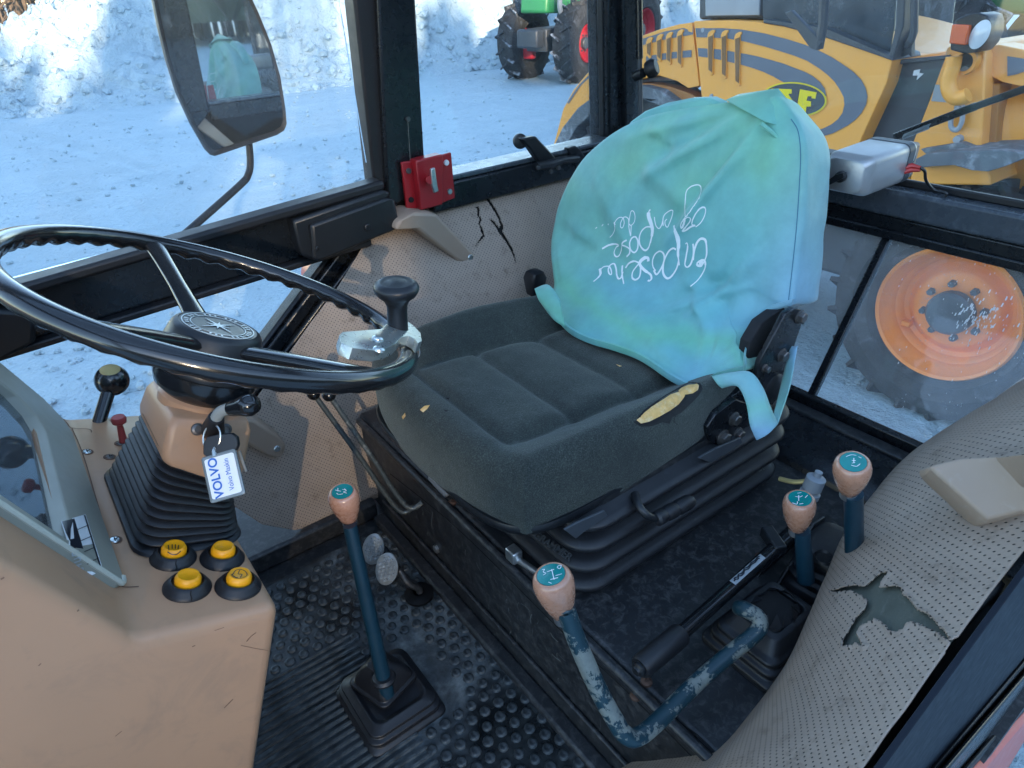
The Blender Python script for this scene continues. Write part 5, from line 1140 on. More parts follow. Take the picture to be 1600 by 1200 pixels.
for i in range(12):
    a = i / 12 * 6.283; p0 = gc + V((.006 + .040 * math.cos(a), .031 * math.sin(a), .061)); p1 = gc + V((.006 + .038 * math.cos(a + .5), .029 * math.sin(a + .5), .061)); tip = gc + V((.006 + .026 * math.cos(a + .25), .019 * math.sin(a + .25), .064 + rr_.uniform(.0, .016)))
    m.prism([p0, p1, tip], V((0, 0, .0015)))
m.build('torn_flap', M['rubber'], gz, smooth=0)
# lever k3 with round boot, lever k4
l3 = thing('range_lever', 'short petrol blue lever with salmon knob in a ribbed boot', 'gear lever', P(1285, 900, z=.25))
kt = P(1250, 779, t=.93); bt = P(1258, 890, t=.985); ax3 = (kt - bt).normalized()
m = MB(); m.tube([kt - ax3 * .058, bt - ax3 * .02], [.011, .0125], 16); m.build('shaft', M['petrol'], l3)
k, bd = knob(l3, kt, ax3 + V((-.05, -.15, .2)), .95)
shift_marks(bd, [([(1238, 786), (1245, 788), (1246, 784)], 1), ([(1249, 788), (1255, 787)], 1), ([(1243, 776), (1249, 777), (1254, 775)], .9), ([(1246, 771), (1252, 770)], .9), ([(1248, 774), (1248, 783)], 1), ([(1258, 778), (1262, 774)], .9)])
bc_ = P(1283, 905, z=.25)
gaiter(l3, bc_, [(0, .060, .050, .03, (0, 0, 0)), (.012, .056, .046, .03, (0, 0, 0)), (.016, .050, .040, .03, (0, 0, 0)), (.028, .055, .045, .03, (0, 0, 0)), (.034, .048, .039, .03, (0, 0, 0)), (.046, .053, .043, .03, (0, 0, 0)), (.052, .046, .037, .03, (0, 0, 0)), (.064, .051, .041, .028, (0, 0, 0)), (.074, .049, .039, .026, (0, 0, 0)), (.080, .043, .034, .022, (0, 0, 0)), (.083, .030, .022, .014, (0, 0, 0))], .1)
m = MB(); m.lathe([(.010, 0), (.013, .004), (.015, 0)], P(1287, 872, z=.333), V((-.1, 0, 1)), 18, caps=False); m.build('boot_rim', M['rubber'], l3)
m = MB(); m.lathe([(.011, .0), (.0, .001)], P(1287, 872, z=.333), V((-.1, 0, 1)), 18); m.build('boot_hole', M['blackgap'], l3)
l4 = thing('lift_lever', 'tall petrol blue lever with worn salmon knob beside the near panel', 'gear lever', P(1334, 870, z=.25))
kt = P(1333, 722, t=.80); bt = P(1335, 880, t=.93); ax4 = (kt - bt).normalized()
m = MB(); m.tube([kt - ax4 * .06, bt - ax4 * .06], [.0115, .0125], 16); m.build('shaft', M['petrol'], l4)
k, bd = knob(l4, kt, ax4 + V((-.05, -.1, .2)), .93)
shift_marks(bd, [([(1322, 714), (1330, 711), (1338, 712)], .8), ([(1334, 716), (1334, 724)], 1), ([(1331, 720), (1337, 720)], 1), ([(1330, 727), (1338, 729), (1344, 725)], .9), ([(1341, 714), (1346, 716)], .8), ([(1331, 724), (1336, 723)], .8)])
# hand brake
hb = thing('hand_brake', 'black hand brake lever with ribbed grip and silver label', 'hand brake', P(1225, 860, z=.25))
h0, h1, h2 = P(1000, 1044, z=.30), P(1064, 990, z=.305), P(1222, 848, z=.315); hd_ = (h2 - h0).normalized()
m = MB(); m.tube([h0, h0 + hd_ * .004, h1 - hd_ * .004, h1], [.0145, .0165, .0165, .0150], 20); m.build('grip', M['rubber'], hb, smooth=40)
m = MB(); m.lathe([(.0105, 0), (.0105, .004), (.007, .006), (.006, .009), (0, .009)], h0, -hd_, 18); m.build('grip_button', M['plastic'], hb)
m = MB(); m.tube([h1, h1.lerp(h2, .5), h2, h2 + hd_ * .06], [.0105, .0105, .0125, .0135], 18); shf = m.build('shaft', M['wheelblack'], hb)
bh = bvh_of(shf); lb = decal('label_plate', [(1140, 908), (1188, 866), (1196, 872), (1149, 914)], bh, M['silverpr'], shf, .0006, 1)
strokes('label_text', [([(1147, 906 + j), (1149, 903 + j), (1153, 902 + j), (1154, 898 + j), (1158, 897 + j), (1162, 893 + j), (1163, 889 + j), (1168, 887 + j), (1172, 883 + j), (1174, 880 + j), (1180, 876 + j), (1184, 871 + j), (1187, 870 + j)], 1.6) for j in (0, 3)], bh, M['darkprint'], lb, .0014, .001)
for o in (-.016, .016):
    m = MB(); pv = P(1222, 850, z=.315); nrm = hd_.cross(V((0, 0, 1))).normalized(); pts_ = [pv + hd_ * a + V((0, 0, b)) + nrm * o for a, b in ((-.03, -.065), (.10, -.065), (.085, .015), (.05, .022), (.02, -.02))]; m.prism(pts_, nrm * .004); m.build('brake_bracket', M['dirty'], hb, bevel=.001)
m = MB(); m.tube([h2 + hd_ * .055 - hd_.cross(V((0, 0, 1))) * .03, h2 + hd_ * .055 + hd_.cross(V((0, 0, 1))) * .03], .007, 10); m.build('pivot_pin', M['bolt'], hb)
m = MB(); m.box(h2 - hd_ * .0 + V((-.01, .01, .003)), (.02, .05, .02), Matrix.Rotation(-.5, 3, 'Z')); m.build('ratchet_clip', M['plastic'], hb, bevel=.003)
# cable adjuster, platform screws
ca = thing('cable_gland', 'grey cable connector with brass wire behind the seat suspension', 'connector', P(1270, 760, z=.27))
m = MB(); c1, c2 = P(1262, 778, t=1.08), P(1276, 746, t=1.06); m.lathe([(.012, 0), (.016, .003), (.016, .012), (.010, .014), (.010, .018), (.015, .02), (.015, .040), (.012, .042), (.006, .043), (.006, .052), (0, .053)], c1, c2 - c1, 18); m.build('body', M['grey'], ca)
m = MB(); m.tube(smooth_path([P(1258, 752, t=1.09), P(1240, 753, t=1.1), P(1218, 748, t=1.12)], 4), [.004] * 9, 8); m.build('brass_wire', M['gold'], ca)
M['scr'] = M['rust']
scr = thing('platform_screws', 'rusty screw heads along the edge of the seat platform', 'screws', (.5, .7, .25))
sp_pts = [(652, 748), (707, 786), (710, 803), (788, 878), (876, 972), (993, 1088), (1010, 1066), (1188, 870), (1240, 842), (1130, 990), (1110, 1002), (622, 712), (1300, 825)]
bpl = bvh_of(plat)
for a, b in sp_pts:
    h = hit(bpl, a, b, 0)
    if h:
        m = MB(); m.lathe([(.0085, 0), (.0082, .003), (.006, .005), (.003, .0055), (.003, .004), (0, .004)], h[0], V((0, 0, 1)), 12, caps=False); m.build('screw', M['rust'], scr)
sr = random.Random(9); ln_ = []
for k in range(46):
    f_ = sr.random(); x_ = 640 + 330 * f_; y_ = 790 + 330 * f_ + sr.uniform(-35, 40); L_ = sr.uniform(4, 22); a_ = sr.uniform(.6, 1.7); ln_.append(([(x_, y_), (x_ + L_ * .5 * math.cos(a_) + sr.uniform(-2, 2), y_ + L_ * .5 * math.sin(a_)), (x_ + L_ * math.cos(a_), y_ + L_ * math.sin(a_))], sr.uniform(.3, 1)))
so2 = strokes('scratches', ln_, bpl, pm('pale_scratch', (.16, .17, .17), .6), plat, .0018, .0005); so2['kind'] = 'stuff'
h = hit(bpl, 683, 857, 0)
if h: m = MB(); m.lathe([(.0095, 0), (.0095, .005), (.007, .0065), (0, .0066)], h[0], V((-1, 0, 0)), 6, caps=False); m.build('bolt', M['steel'], scr, smooth=0)
strokes('seam', [([(610, 740), (700, 812), (780, 888), (870, 978), (980, 1080), (1090, 1190)], 1), ([(1000, 1075), (1030, 1105), (1090, 1150), (1130, 1190)], 1)], bpl, M['blackgap'], plat, .003, .0008)

# ------------------------------------------------------------------ driver's seat
seat = thing('driver_seat', 'worn dark green grey velour driver seat on a black suspension', 'seat', (.74, .80, .25))
SX, SY, HX, HY = .676, .795, .292, .272
def seat_top(x, y):
    fx = (x - (SX - HX)) / (2 * HX); fy = (y - SY) / HY            # 0 front .. 1 rear; -1 near .. 1 far
    z = .500 - .036 * sstep(.05, .95, fx) + .012 * sstep(.25, .0, fx)
    bol = sstep(.50, .86, abs(fy)); z += bol * (.036 + .012 * sstep(.1, .6, fx)) * sstep(-.02, .30, fx) * (1 - .75 * sstep(.80, .98, fx))
    cen = 1 - sstep(.44, .60, abs(fy))
    for c, d, w in ((.145, .010, .016), (.37, .0075, .015), (.62, .006, .014)): z -= cen * d * math.exp(-((fx - c) / w) ** 2)
    z += cen * .008 * abs(math.sin((fx - .145) / .235 * math.pi)) * (1 if fx > .145 else .5)
    z -= .010 * math.exp(-((abs(fy) - .52) / .05) ** 2) * sstep(.12, .2, fx)
    z += .0035 * fbm(x * 9, y * 9, 2, 3)
    return z
def seat_mesh():
    m = MB(); n = 90
    def f(u, v):
        a = u * 2 - 1; b = v * 2 - 1
        # denser near the rim so that the roll-over is smooth
        a = math.copysign(1 - (1 - abs(a)) ** 1.5, a); b = math.copysign(1 - (1 - abs(b)) ** 1.5, b)
        k = .52; x = a * math.sqrt(1 - k * b * b / 2) ; y = b * math.sqrt(1 - k * a * a / 2)
        r = max(abs(a), abs(b)); X = SX + HX * x * 1.0; Y = SY + HY * y * 1.0
        front = sstep(.2, -1.0, a)
        zt = seat_top(X, Y); zb = .432 - .030 * front
        e = max(0, (r - .80) / .20); roll = max(0, 1 - e ** 2.6) ** .42
        z = zb + (zt - zb) * roll
        tk_ = .965 + .035 * (1 - max(0, (r - .93) / .07) ** 2); X = SX + (X - SX) * tk_; Y = SY + (Y - SY) * tk_
        return (X, Y, z)
    m.grid(f, n, n)
    return m.build('cushion', M['velour'], seat, smooth=180)
cush = seat_mesh()
m = MB(); rg = lambda z, s: [V((SX + HX * s * math.copysign(abs(math.cos(a)) ** .42, math.cos(a)), SY + HY * s * math.copysign(abs(math.sin(a)) ** .42, math.sin(a)), z - .030 * sstep(.4, -1, math.cos(a)))) for a in [k / 72 * 6.2832 for k in range(72)]]
m.loft([rg(.437, .93), rg(.439, .945), rg(.434, .952), rg(.424, .945), rg(.415, .90), rg(.405, .80)]); m.build('seat_pan', M['plastic'], seat, smooth=50)
bvs = bvh_of(cush)
foam = [(994, 657), (1003, 648), (1018, 636), (1034, 626), (1048, 617), (1060, 613), (1072, 614), (1068, 622), (1060, 632), (1046, 642), (1030, 651), (1014, 659), (1001, 662)]
M['burn0'] = pm('worn_dark_cloth', (.012, .013, .013), .95, bs=500, bstr=.6); decal('worn_patch', [(990, 661), (1006, 641), (1036, 620), (1060, 606), (1078, 597), (1094, 599), (1098, 608), (1090, 620), (1078, 632), (1064, 645), (1050, 652), (1046, 662), (1034, 660), (1018, 666), (1002, 667)], bvs, M['burn0'], cush, .0006, 2)
decal('torn_foam', foam, bvs, M['foam'], cush, .0010, 3, rough=.004)
decal('torn_foam', [(1060, 611), (1066, 606), (1076, 602), (1086, 601), (1092, 603), (1090, 610), (1082, 615), (1072, 617), (1063, 617)], bvs, M['foam'], cush, .0010, 3, rough=.004)
M['burn'] = pm('frayed_dark_hole', (.008, .008, .009), .95)
strokes('frayed_edge', [([(996, 655), (1010, 640), (1034, 623), (1058, 610), (1076, 600), (1092, 601), (1094, 606)], [1, .6, 1.3, .8, 1.2]), ([(998, 663), (1016, 661), (1034, 652), (1050, 642), (1062, 634), (1072, 622)], [.7, 1.4, .6, 1.6, 1]), ([(1046, 644), (1054, 650), (1052, 658), (1058, 664)], .35), ([(1060, 634), (1072, 638)], .3)], bvs, M['burn'], cush, .0026, .0016)
for poly, mt in (([(629, 651), (634, 645), (635, 650), (631, 655)], M['foam']), ([(657, 641), (664, 635), (672, 634), (668, 640), (662, 645)], M['foam']), ([(696, 623), (703, 622), (702, 625)], M['burn']), ([(692, 641), (700, 642), (697, 645)], M['burn']), ([(962, 570), (972, 573), (968, 574)], M['foam'])): decal('worn_spot', poly, bvs, mt, cush, .0015, 0)
# hinge bracket, recliner
def sidepl(name, px, y, dy, mat, par, bevel=.002): m = MB(); m.prism([P(a, b, y=y) for a, b in px], (0, dy, 0)); return m.build(name, mat, par, bevel=bevel)
brk = sidepl('hinge_bracket', [(1105, 668), (1118, 648), (1150, 624), (1170, 630), (1178, 668), (1160, 690), (1130, 702), (1110, 690)], .530, .012, M['black'], seat)
sidepl('side_frame', [(930, 792), (1000, 728), (1110, 640), (1175, 600), (1180, 660), (1120, 700), (1010, 760)], .545, .02, M['black'], seat)
arm_ = sidepl('recliner_arm', [(1182, 590), (1188, 565), (1228, 490), (1240, 482), (1252, 484), (1257, 496), (1240, 545), (1228, 585), (1214, 632), (1192, 635), (1180, 612)], .530, .010, M['black'], seat)
sidepl('backrest_side', [(1165, 575), (1172, 535), (1190, 505), (1225, 480), (1232, 490), (1200, 550), (1185, 590), (1170, 596)], .560, .02, M['fabricblack'], seat)
for a, b, r in ((1249, 495, .010), (1221, 555, .010), (1146, 654, .010), (1152, 678, .010), (1129, 683, .0115), (1194, 575, .006), (1224, 586, .006), (1212, 632, .008)):
    c = P(a, b, y=.530); m = MB(); m.lathe([(r * 1.25, 0), (r * 1.25, .002), (r, .003)], c, V((0, -1, 0)), 20); m.lathe([(r, .002), (r, .009), (r * .8, .0105), (0, .0105)], c, V((0, -1, 0)), 6, caps=False); m.build('bolt', M['bolt'], seat, smooth=20)
m = MB(); m.lathe([(.028, 0), (.028, .008), (.022, .012), (.008, .013), (0, .013)], P(1203, 605, y=.53), V((0, -1, 0)), 28); m.build('recliner_cover', M['plastic'], seat, smooth=40)
# suspension bellows
rings = []; nf = 4
for i in range(nf * 8 + 1):
    f = i / (nf * 8); z = .252 + f * .165; w = .5 + .5 * math.cos(i / 8 * 6.2832); bul = -.022 * w ** 1.8 + .010 * (1 - w)
    k = 1 + .02 * f
    rings.append(rrect(V((.755 + .006 * f, .782, z)), V((1, 0, 0)), V((0, 1, 0)), .252 * k + bul, .262 + bul, .055, 8))
m = MB(); m.loft(rings); bel = m.build('suspension_bellows', M['rubber'], seat, smooth=70)
m = MB(); m.loft([rrect(V((.76, .782, z)), V((1, 0, 0)), V((0, 1, 0)), .235, .245, .04, 6) for z in (.40, .428)]); m.build('upper_frame', M['dirty'], seat, bevel=.003)
bvb = bvh_of(bel)
def emboss(px0, px1, body, size, zoff):
    h0, h1 = hit(bvb, *px0, .001), hit(bvb, *px1, .001)
    if not (h0 and h1): return
    r = (h1[0] - h0[0]).normalized(); n = (h0[1] + h1[1]).normalized(); u = n.cross(r)
    lettering('lettering', body, size, (h0[0] + h1[0]) / 2 + n * .0035, r, u, pm('embossed_rubber', (.045, .05, .055), .45), bel, bold=.0004, ext=.0008, sx=1.05)
emboss((1134, 752), (1198, 728), 'GRAMMER', .020, 0); emboss((846, 842), (884, 868), 'GRAMMER', .016, 0)
m = MB(); m.tube(smooth_path([P(992, 772, y=.525), P(998, 790, y=.505), P(1012, 806, y=.49), P(1032, 812, y=.485)], 5), .0062, 10); hdl = m.build('adjust_handle', M['plastic'], seat)
m = MB(); gp0, gp1 = P(1024, 812, y=.485), P(1080, 782, y=.485); gd = gp1 - gp0; gl = gd.length; m.lathe([(.0085, 0), (.0115, .003), (.0115, gl * .2), (.0098, gl * .25), (.0120, gl * .32), (.0120, gl * .5), (.0098, gl * .56), (.0120, gl * .63), (.0120, gl * .9), (.0095, gl), (0, gl)], gp0, gd, 20); m.build('handle_grip', M['rubber'], hdl, smooth=40)
sidepl('tape_strip', [(882, 828), (900, 818), (945, 798), (950, 806), (912, 832), (900, 842)], .515, .004, M['dgrey'], seat, .001)
sidepl('tape_strip', [(1092, 716), (1120, 700), (1158, 684), (1160, 692), (1112, 724)], .512, .004, M['dgrey'], seat, .001)
m = MB(); m.prism([P(a, b, x=.475) for a, b in ((674, 720), (668, 748), (694, 780), (702, 764), (708, 742))], (.02, 0, 0)); wp = m.build('weight_plate', M['grey'], seat, bevel=.002)
bvw = bvh_of(wp); strokes('pictogram', [([(678, 734), (682, 739), (680, 742)], 1.5), ([(687, 748), (692, 752), (690, 757)], 1.5)], bvw, M['yellow'], wp, .004, .0008)
m = MB(); a_, b_ = P(800, 868, z=.262), P(850, 902, z=.262); m.tube([a_, b_], .006, 10); m.build('slide_rod', M['steel'], seat)
m = MB(); m.box(P(803, 866, z=.268), (.02, .024, .024)); m.build('slide_clamp', M['steel'], seat, bevel=.003)
# far side recline knob
rc = thing('recline_lever', 'black faceted recline lever behind the seat on the far side', 'lever', P(838, 470, y=1.17))
m = MB(); c = P(838, 440, y=1.17); 
m.loft([rrect(c + V((0, 0, h)) + V((-.004, 0, 0)), V((1, 0, 0)), V((0, 1, 0)), hx, hy, .006, 3) for h, hx, hy in ((-.03, .016, .016), (-.01, .019, .019), (.012, .021, .022), (.026, .016, .018), (.030, .010, .012))]); m.build('grip', M['plastic'], rc, smooth=30)
m = MB(); m.tube([c + V((0, 0, -.028)), c + V((.0, -.01, -.12))], .010, 10); m.build('stem', M['plastic'], rc)

# ------------------------------------------------------------------ seat cover: a printed nylon bag pulled over the backrest
def Xp(z):
    x = .955 + .27 * (z - .5)
    if z < .615: x -= 9.5 * (.615 - z) ** 2
    return x
def march(px, py, off=0):
    d = ray(px, py); t = .5; last = None
    for i in range(400):
        p = CAM + d * t; f = p.x - (Xp(p.z) + off)
        if f > 0:
            lo, hi = t - .005, t
            for _ in range(20):
                mid_ = (lo + hi) / 2; p = CAM + d * mid_
                if p.x - (Xp(p.z) + off) > 0: hi = mid_
                else: lo = mid_
            return CAM + d * hi
        t += .005
    return p
fr_px = [(1214, 150), (1228, 168), (1244, 190), (1254, 214), (1258, 245), (1257, 280), (1254, 320), (1250, 360), (1246, 400), (1242, 440), (1238, 474), (1222, 478), (1205, 484), (1188, 496), (1175, 515), (1167, 540), (1163, 562), (1164, 576), (1152, 582), (1135, 584), (1118, 590), (1102, 600), (1088, 606), (1075, 606), (1062, 600), (1045, 590), (1025, 576), (1005, 563), (985, 554), (955, 544), (930, 537), (905, 527), (888, 516), (876, 503), (868, 488), (860, 470), (866, 446), (864, 425), (861, 395), (863, 365), (869, 335), (879, 305), (892, 278), (910, 250), (932, 228), (958, 208), (985, 193), (1015, 181), (1050, 173), (1085, 167), (1120, 162), (1160, 157), (1190, 153)]
edge2 = [march(a, b) for a, b in fr_px]
edge2 = smooth_path(edge2 + [edge2[0]], 3)[:-1]
cy = sum(p.y for p in edge2) / len(edge2); cz = sum(p.z for p in edge2) / len(edge2)
corner = march(1214, 150)
def folds(y, z, s):
    """creases: from the bag corner across the front, and gathers low on the near side"""
    d = 0
    def crease(y0, z0, y1, z1, w, a):
        L = V((y1 - y0, z1 - z0)); l = L.length; t = ((y - y0) * L.x + (z - z0) * L.y) / (l * l); q = ((y - y0) * -L.y + (z - z0) * L.x) / l
        if t < -.1 or t > 1.1: return 0
        k = math.sin(math.pi * max(0, min(1, (t + .1) / 1.2))); return a * k * (math.exp(-(q / w) ** 2) - .6 * math.exp(-((q - 1.8 * w) / (1.3 * w)) ** 2))
    c = corner
    d += crease(c.y, c.z, c.y + .30, c.z - .10, .012, .011); d += crease(c.y + .02, c.z - .02, c.y + .22, c.z - .16, .013, .010); d += crease(c.y + .0, c.z - .05, c.y + .12, c.z - .26, .011, .008)
    d += crease(c.y + .10, c.z - .01, c.y + .42, c.z - .12, .010, .006)
    d += crease(.60, .47, .86, .44, .012, .009); d += crease(.60, .50, .80, .53, .012, .008); d += crease(.60, .53, .74, .60, .011, .006); d += crease(.64, .44, .82, .40, .010, .007)
    d += crease(1.10, .50, .92, .46, .012, .008); d += crease(1.11, .55, .90, .53, .014, .006); d += crease(1.05, .45, .80, .43, .010, .006); d += crease(1.12, .62, .98, .60, .012, .004)
    d += crease(.62, .62, .80, .52, .009, .006); d += crease(.60, .70, .72, .52, .010, .005); d += crease(1.13, .58, .95, .50, .008, .006); d += crease(1.0, .86, .84, .80, .008, .005); d += crease(.90, .47, .72, .46, .008, .006); d += crease(.97, .44, .78, .455, .007, .005)
    for cy_, cz_, n_, A_, fall in ((.60, .50, 11, .0030, .13), (1.11, .49, 10, .0028, .11), (c.y, c.z, 9, .0030, .16), (.80, .42, 8, .0022, .10)):
        rr = math.hypot(y - cy_, z - cz_); d += A_ * math.sin(n_ * math.atan2(z - cz_, y - cy_) + 4 * rr) * math.exp(-rr / fall) * min(1, rr / .04)
    d += crease(1.05, .73, .85, .58, .02, .004); d += crease(.98, .80, .75, .70, .02, .004)
    d += .003 * noise.fractal(V((y * 6 + 1, z * 4, 3)), 1, 2, 2) + .0012 * noise.fractal(V((y * 22, z * 16, 8)), 1, 2, 2)
    return d * 1.9 * (1 - s ** 8)
def bulge(s): return .024 * (1 - s ** 3.5)
m = MB(); rings = []; NR = 46
for i in range(1, NR + 1):
    s = i / NR; r = []
    for p in edge2:
        y = cy + (p.y - cy) * s; z = cz + (p.z - cz) * s
        r.append(V((Xp(z) - bulge(s) - folds(y, z, s), y, z)))
    rings.append(r)
m.v.append(V((Xp(cz) - bulge(0), cy, cz)))
n = len(edge2)
b0 = len(m.v); 
for r in rings: m.v += r
for j in range(n): m.f.append((0, b0 + j, b0 + (j + 1) % n))
for i in range(NR - 1):
    for j in range(n): m.f.append((b0 + i * n + j, b0 + i * n + (j + 1) % n, b0 + (i + 1) * n + (j + 1) % n, b0 + (i + 1) * n + j))
# sides running back over the backrest (not below the hem)
lastr = b0 + (NR - 1) * n; prev = lastr
zmin = .50
for k, (dx, sc) in enumerate(((.010, 1.004), (.025, 1.004), (.045, 1.0), (.070, .99), (.092, .97), (.100, .94))):
    cur = len(m.v)
    for j, p in enumerate(edge2):
        w = sstep(.47, .56, p.z)
        q = V((p.x + dx * (.15 + .85 * w) + .27 * dx * 0, cy + (p.y - cy) * (1 + (sc - 1) * w), cz + (p.z - cz) * (1 + (sc - 1) * w) - dx * .25 * w))
        q += V((0, 1, 0)) * .004 * noise.fractal(V((dx * 30, p.z * 14, p.y * 9)), 1, 2, 2) * w
        m.v.append(q)
    for j in range(n): m.f.append((prev + j, prev + (j + 1) % n, cur + (j + 1) % n, cur + j))
    prev = cur
sc_ = thing('seat_cover', 'teal and blue printed nylon bag pulled over the seat backrest, white handwriting upside down', 'seat cover', (.95, .8, .45))
cov = m.build('cover_cloth', M['cover'], sc_, smooth=180)
# hem: a doubled edge along the lower rim
hem_px = [(1238, 476), (1205, 485), (1188, 497), (1175, 516), (1167, 541), (1163, 563), (1164, 577), (1150, 582), (1120, 590), (1102, 600), (1088, 606), (1075, 606), (1062, 600), (1045, 590), (1025, 576), (1005, 563), (985, 554), (955, 544), (930, 537), (905, 527), (888, 516), (876, 503)]
M['hem'] = pm('hem_cloth', (.10, .50, .50), .6, var=.12, vs=20)
m = MB(); hp = smooth_path([march(a, b, -.002) for a, b in hem_px], 4); m.loft([[p + V((-.003, 0, .010)), p + V((-.0045, 0, .004)), p + V((-.003, 0, -.002)), p + V((.003, 0, -.002)), p + V((.002, 0, .010))] for p in hp]); m.build('hem', M['cover'], sc_, smooth=70)
# side seam
bvcv = bvh_of(cov)
M['thread'] = pm('seam_thread', (.05, .17, .26), .8)
strokes('seam', [([(1236, 186), (1247, 205), (1251, 240), (1249, 290), (1245, 350), (1239, 410), (1232, 470)], .8)], bvcv, M['thread'], cov, .0018, .0006)
# peak of the bag corner
c = corner; m = MB(); A = c + V((.012, .008, .010)); B_ = c + V((-.02, .085, -.012)); C_ = c + V((-.006, -.035, -.045)); D_ = c + V((-.032, -.006, -.035)); E_ = c + V((.07, .02, -.03)); F_ = c + V((.06, -.045, -.06)); G_ = c + V((.05, .11, -.012))
m.add([A, B_, D_, C_, E_, F_, G_], [(0, 1, 2), (0, 2, 3), (0, 3, 5), (0, 5, 4), (0, 4, 6), (0, 6, 1)]); m.build('bag_corner', M['cover'], sc_, smooth=60, sub=0)
m = MB(); A2 = D_ + V((-.002, 0, -.001)); m.tube(smooth_path([D_ + V((-.003, .004, -.004)), c + V((-.03, -.02, -.05)), C_ + V((-.004, -.01, -.03))], 5), .004, 8); m.build('bag_fold', M['cover'], sc_)
m = MB(); m.prism([march(p_, q_, .035) for p_, q_ in ((968, 212), (984, 190), (1006, 174), (1040, 161), (1075, 154), (1106, 153), (1122, 160), (1130, 175))], (.03, 0, 0)); m.build('bag_back', M['cover'], sc_, bevel=.008)
# loose tabs below: the near strap over the cushion edge, the far flap
def ribbon(name, A, B, nseg=8, th=.0025):
    pa, pb = smooth_path(A, nseg), smooth_path(B, nseg); m = MB(); rows = []
    for a, b in zip(pa, pb):
        rows.append([a.lerp(b, k / 6) + V((-.004, -.004, 0)) * math.sin(k / 6 * 3.14) for k in range(7)])
    m.loft(rows, caps=False, closed=False); return m.build(name, M['cover'], sc_, smooth=180, solid=th)
ribbon('loose_tab', [P(1112, 588, t=1.09), P(1140, 582, t=1.07), P(1172, 581, t=1.05), P(1192, 605, t=1.035), P(1206, 640, t=1.03), P(1216, 662, t=1.03)], [P(1128, 607, t=1.08), P(1146, 603, t=1.06), P(1156, 608, t=1.045), P(1166, 632, t=1.03), P(1172, 665, t=1.025), P(1182, 688, t=1.03)])
ribbon('loose_tab', [P(1216, 662, t=1.03), P(1236, 600, t=1.10), P(1246, 540, t=1.14)], [P(1208, 652, t=1.05), P(1222, 600, t=1.12), P(1236, 540, t=1.15)])
ribbon('loose_tab', [P(836, 452, t=1.36), P(858, 446, t=1.34), P(876, 470, t=1.30)], [P(846, 472, t=1.34), P(866, 500, t=1.29), P(884, 512, t=1.27)])
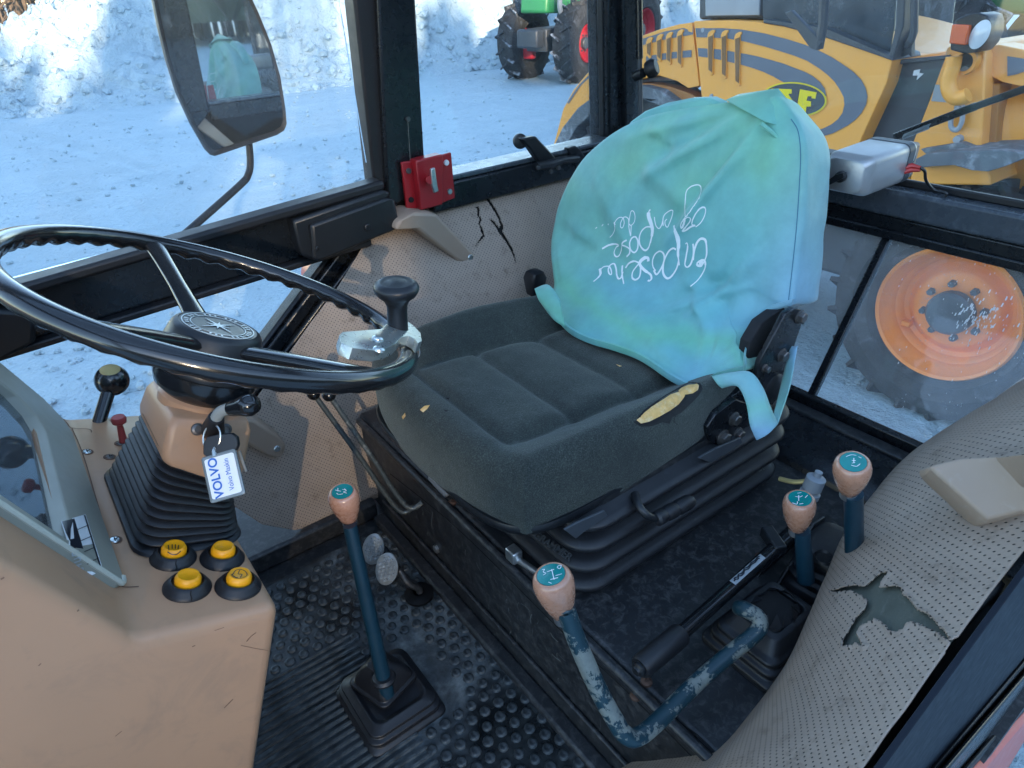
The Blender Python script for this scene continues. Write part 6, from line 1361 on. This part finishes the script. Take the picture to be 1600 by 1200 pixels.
# handwriting, upside down: three lines of white print
ox, oy, sc2 = 910, 270, 1 / 6.0
def T(l): return [(ox + x * sc2, oy + y * sc2) for x, y in l]
W1, W2 = 1.0, 1.8
ink = [
 (T([(968, 410), (965, 330), (968, 230), (980, 170), (1020, 130), (1080, 112), (1112, 130), (1116, 180), (1090, 250), (1040, 320), (985, 395), (945, 445), (925, 490), (930, 518), (950, 480), (962, 430)]), [1, 1, 1.2, 1.2, 1, 1, 1.2, 2]),
 (T([(955, 440), (985, 415), (1012, 425), (1008, 455), (970, 505), (940, 545), (975, 535), (1020, 505), (1062, 492)]), [1, 1.2, 1.6, 1.8]),
 (T([(1065, 508), (1110, 470), (1145, 410), (1158, 350), (1140, 322), (1100, 335), (1060, 385), (1035, 440), (1030, 480), (1045, 490)]), [1, 1, 1.6, 1.2, 1.2]),
 (T([(855, 355), (835, 350), (800, 370), (770, 400), (758, 440), (760, 498)]), 1.2), (T([(853, 355), (845, 400), (820, 470), (800, 510), (780, 490), (778, 455), (795, 435)]), 1), (T([(760, 440), (745, 490), (722, 523), (695, 500), (682, 450), (678, 415)]), [1.2, 1, 1]),
 (T([(640, 345), (625, 370), (625, 410), (645, 470), (660, 530), (655, 590), (640, 660)]), [1.5, 4.4, 4.4, 4.2, 3.6, 2]), (T([(660, 520), (640, 508), (600, 510), (560, 545), (538, 600), (538, 660), (560, 705), (595, 728), (625, 700), (640, 650), (655, 590)]), [1.5, 1.5, 1.8, 2, 1.6]),
 (T([(490, 600), (465, 615), (446, 660), (455, 720), (490, 748), (520, 710), (522, 640), (505, 605), (490, 600)]), 1.7),
 (T([(418, 632), (385, 650), (375, 675), (410, 690), (445, 715), (445, 755), (418, 788)]), [1.8, 1.6, 2.0]), (T([(375, 675), (368, 730), (345, 780), (315, 785), (300, 750), (320, 700), (345, 680), (310, 668), (250, 680), (188, 714)]), [1.3, 1.7, 1.3, 1.6, 2.2]),
 (T([(455, 595), (443, 540), (438, 480), (450, 400), (462, 360), (485, 365), (497, 410), (490, 460), (462, 492), (440, 480), (435, 435), (410, 415), (385, 420)]), 1), (T([(462, 490), (455, 590)]), 1.2), (T([(385, 420), (395, 470), (380, 515), (362, 510), (362, 470), (380, 425), (350, 420), (320, 445), (305, 480), (308, 530), (285, 580), (260, 606)]), 1),
 (T([(300, 465), (310, 490)]), 1.8), (T([(243, 479), (250, 486)]), 1.8), (T([(200, 482), (185, 500)]), 1.2), (T([(140, 510), (126, 523)]), 1.2),
 (T([(1015, 1066), (1080, 1010), (1130, 940), (1155, 880), (1150, 825), (1115, 820), (1080, 845), (1085, 868), (1120, 868), (1150, 820), (1168, 760), (1165, 670), (1150, 625), (1110, 620), (1075, 660), (1050, 740), (1040, 820)]), [1, 1.3, 2, 1.6, 2.4, 1.4, 1.8, 2.4, 2.2, 2]),
 (T([(1095, 850), (1115, 845), (1120, 855)]), 5), (T([(1040, 665), (1045, 720), (1040, 790), (1015, 860), (985, 885), (965, 860), (975, 790), (990, 700), (985, 660), (970, 668)]), [1.8, 1.8, 1.4, 1.8, 1.2]),
 (T([(862, 495), (870, 540), (895, 610), (905, 680), (900, 760), (912, 868)]), [2, 4, 4.4, 4, 3, 1.6]), (T([(882, 720), (850, 708), (810, 740), (775, 810), (758, 890), (765, 955), (800, 992), (840, 970), (885, 900), (905, 830)]), [1.8, 1.8, 2.4, 2.2, 1.8]),
 (T([(690, 920), (665, 880), (662, 820), (685, 765), (730, 735), (765, 760), (770, 820), (745, 890), (700, 955), (672, 915)]), [1.4, 1.6, 2, 2]), (T([(620, 832), (618, 800), (585, 800), (545, 835), (545, 870), (585, 915), (640, 955), (650, 995), (630, 1015), (615, 1010)]), [3, 4, 3, 2.2, 2]),
 (T([(545, 850), (548, 920), (535, 980), (500, 1005), (470, 985), (475, 930), (510, 880), (530, 850), (490, 830), (440, 850), (408, 895)]), [1.8, 2, 1.6, 1.6, 2.2]),
 (T([(378, 870), (375, 950), (390, 1045)]), [2.2, 1.8, 1.4]), (T([(382, 930), (365, 985), (340, 995), (325, 960), (318, 900), (300, 855), (262, 870), (245, 910), (255, 950), (275, 955), (270, 910), (250, 880), (200, 885), (170, 915)]), [2, 1.8, 1.8, 1.5, 1.5]), (T([(165, 900), (172, 950), (150, 985), (105, 1023)]), [3, 2.4, 1.6])]
M['ink'] = pm('white_ink', (.82, .88, .88), .6, var=.06)
strokes('handwriting', ink, bvcv, M['ink'], cov, .0019, .0012)
# backrest inside the cover
m = MB(); up = V((.26, 0, .965)); nrm_ = V((-.965, 0, .26)); cb = V((1.02, .82, .62))
m.loft([rrect(cb + nrm_ * h, V((0, 1, 0)), up, .225 * s, .215 * s, .09, 6) for h, s in ((-.055, .85), (-.045, .92), (-.02, .96), (.005, .94), (.012, .85))]); m.build('backrest', M['fabricblack'], seat, smooth=50)
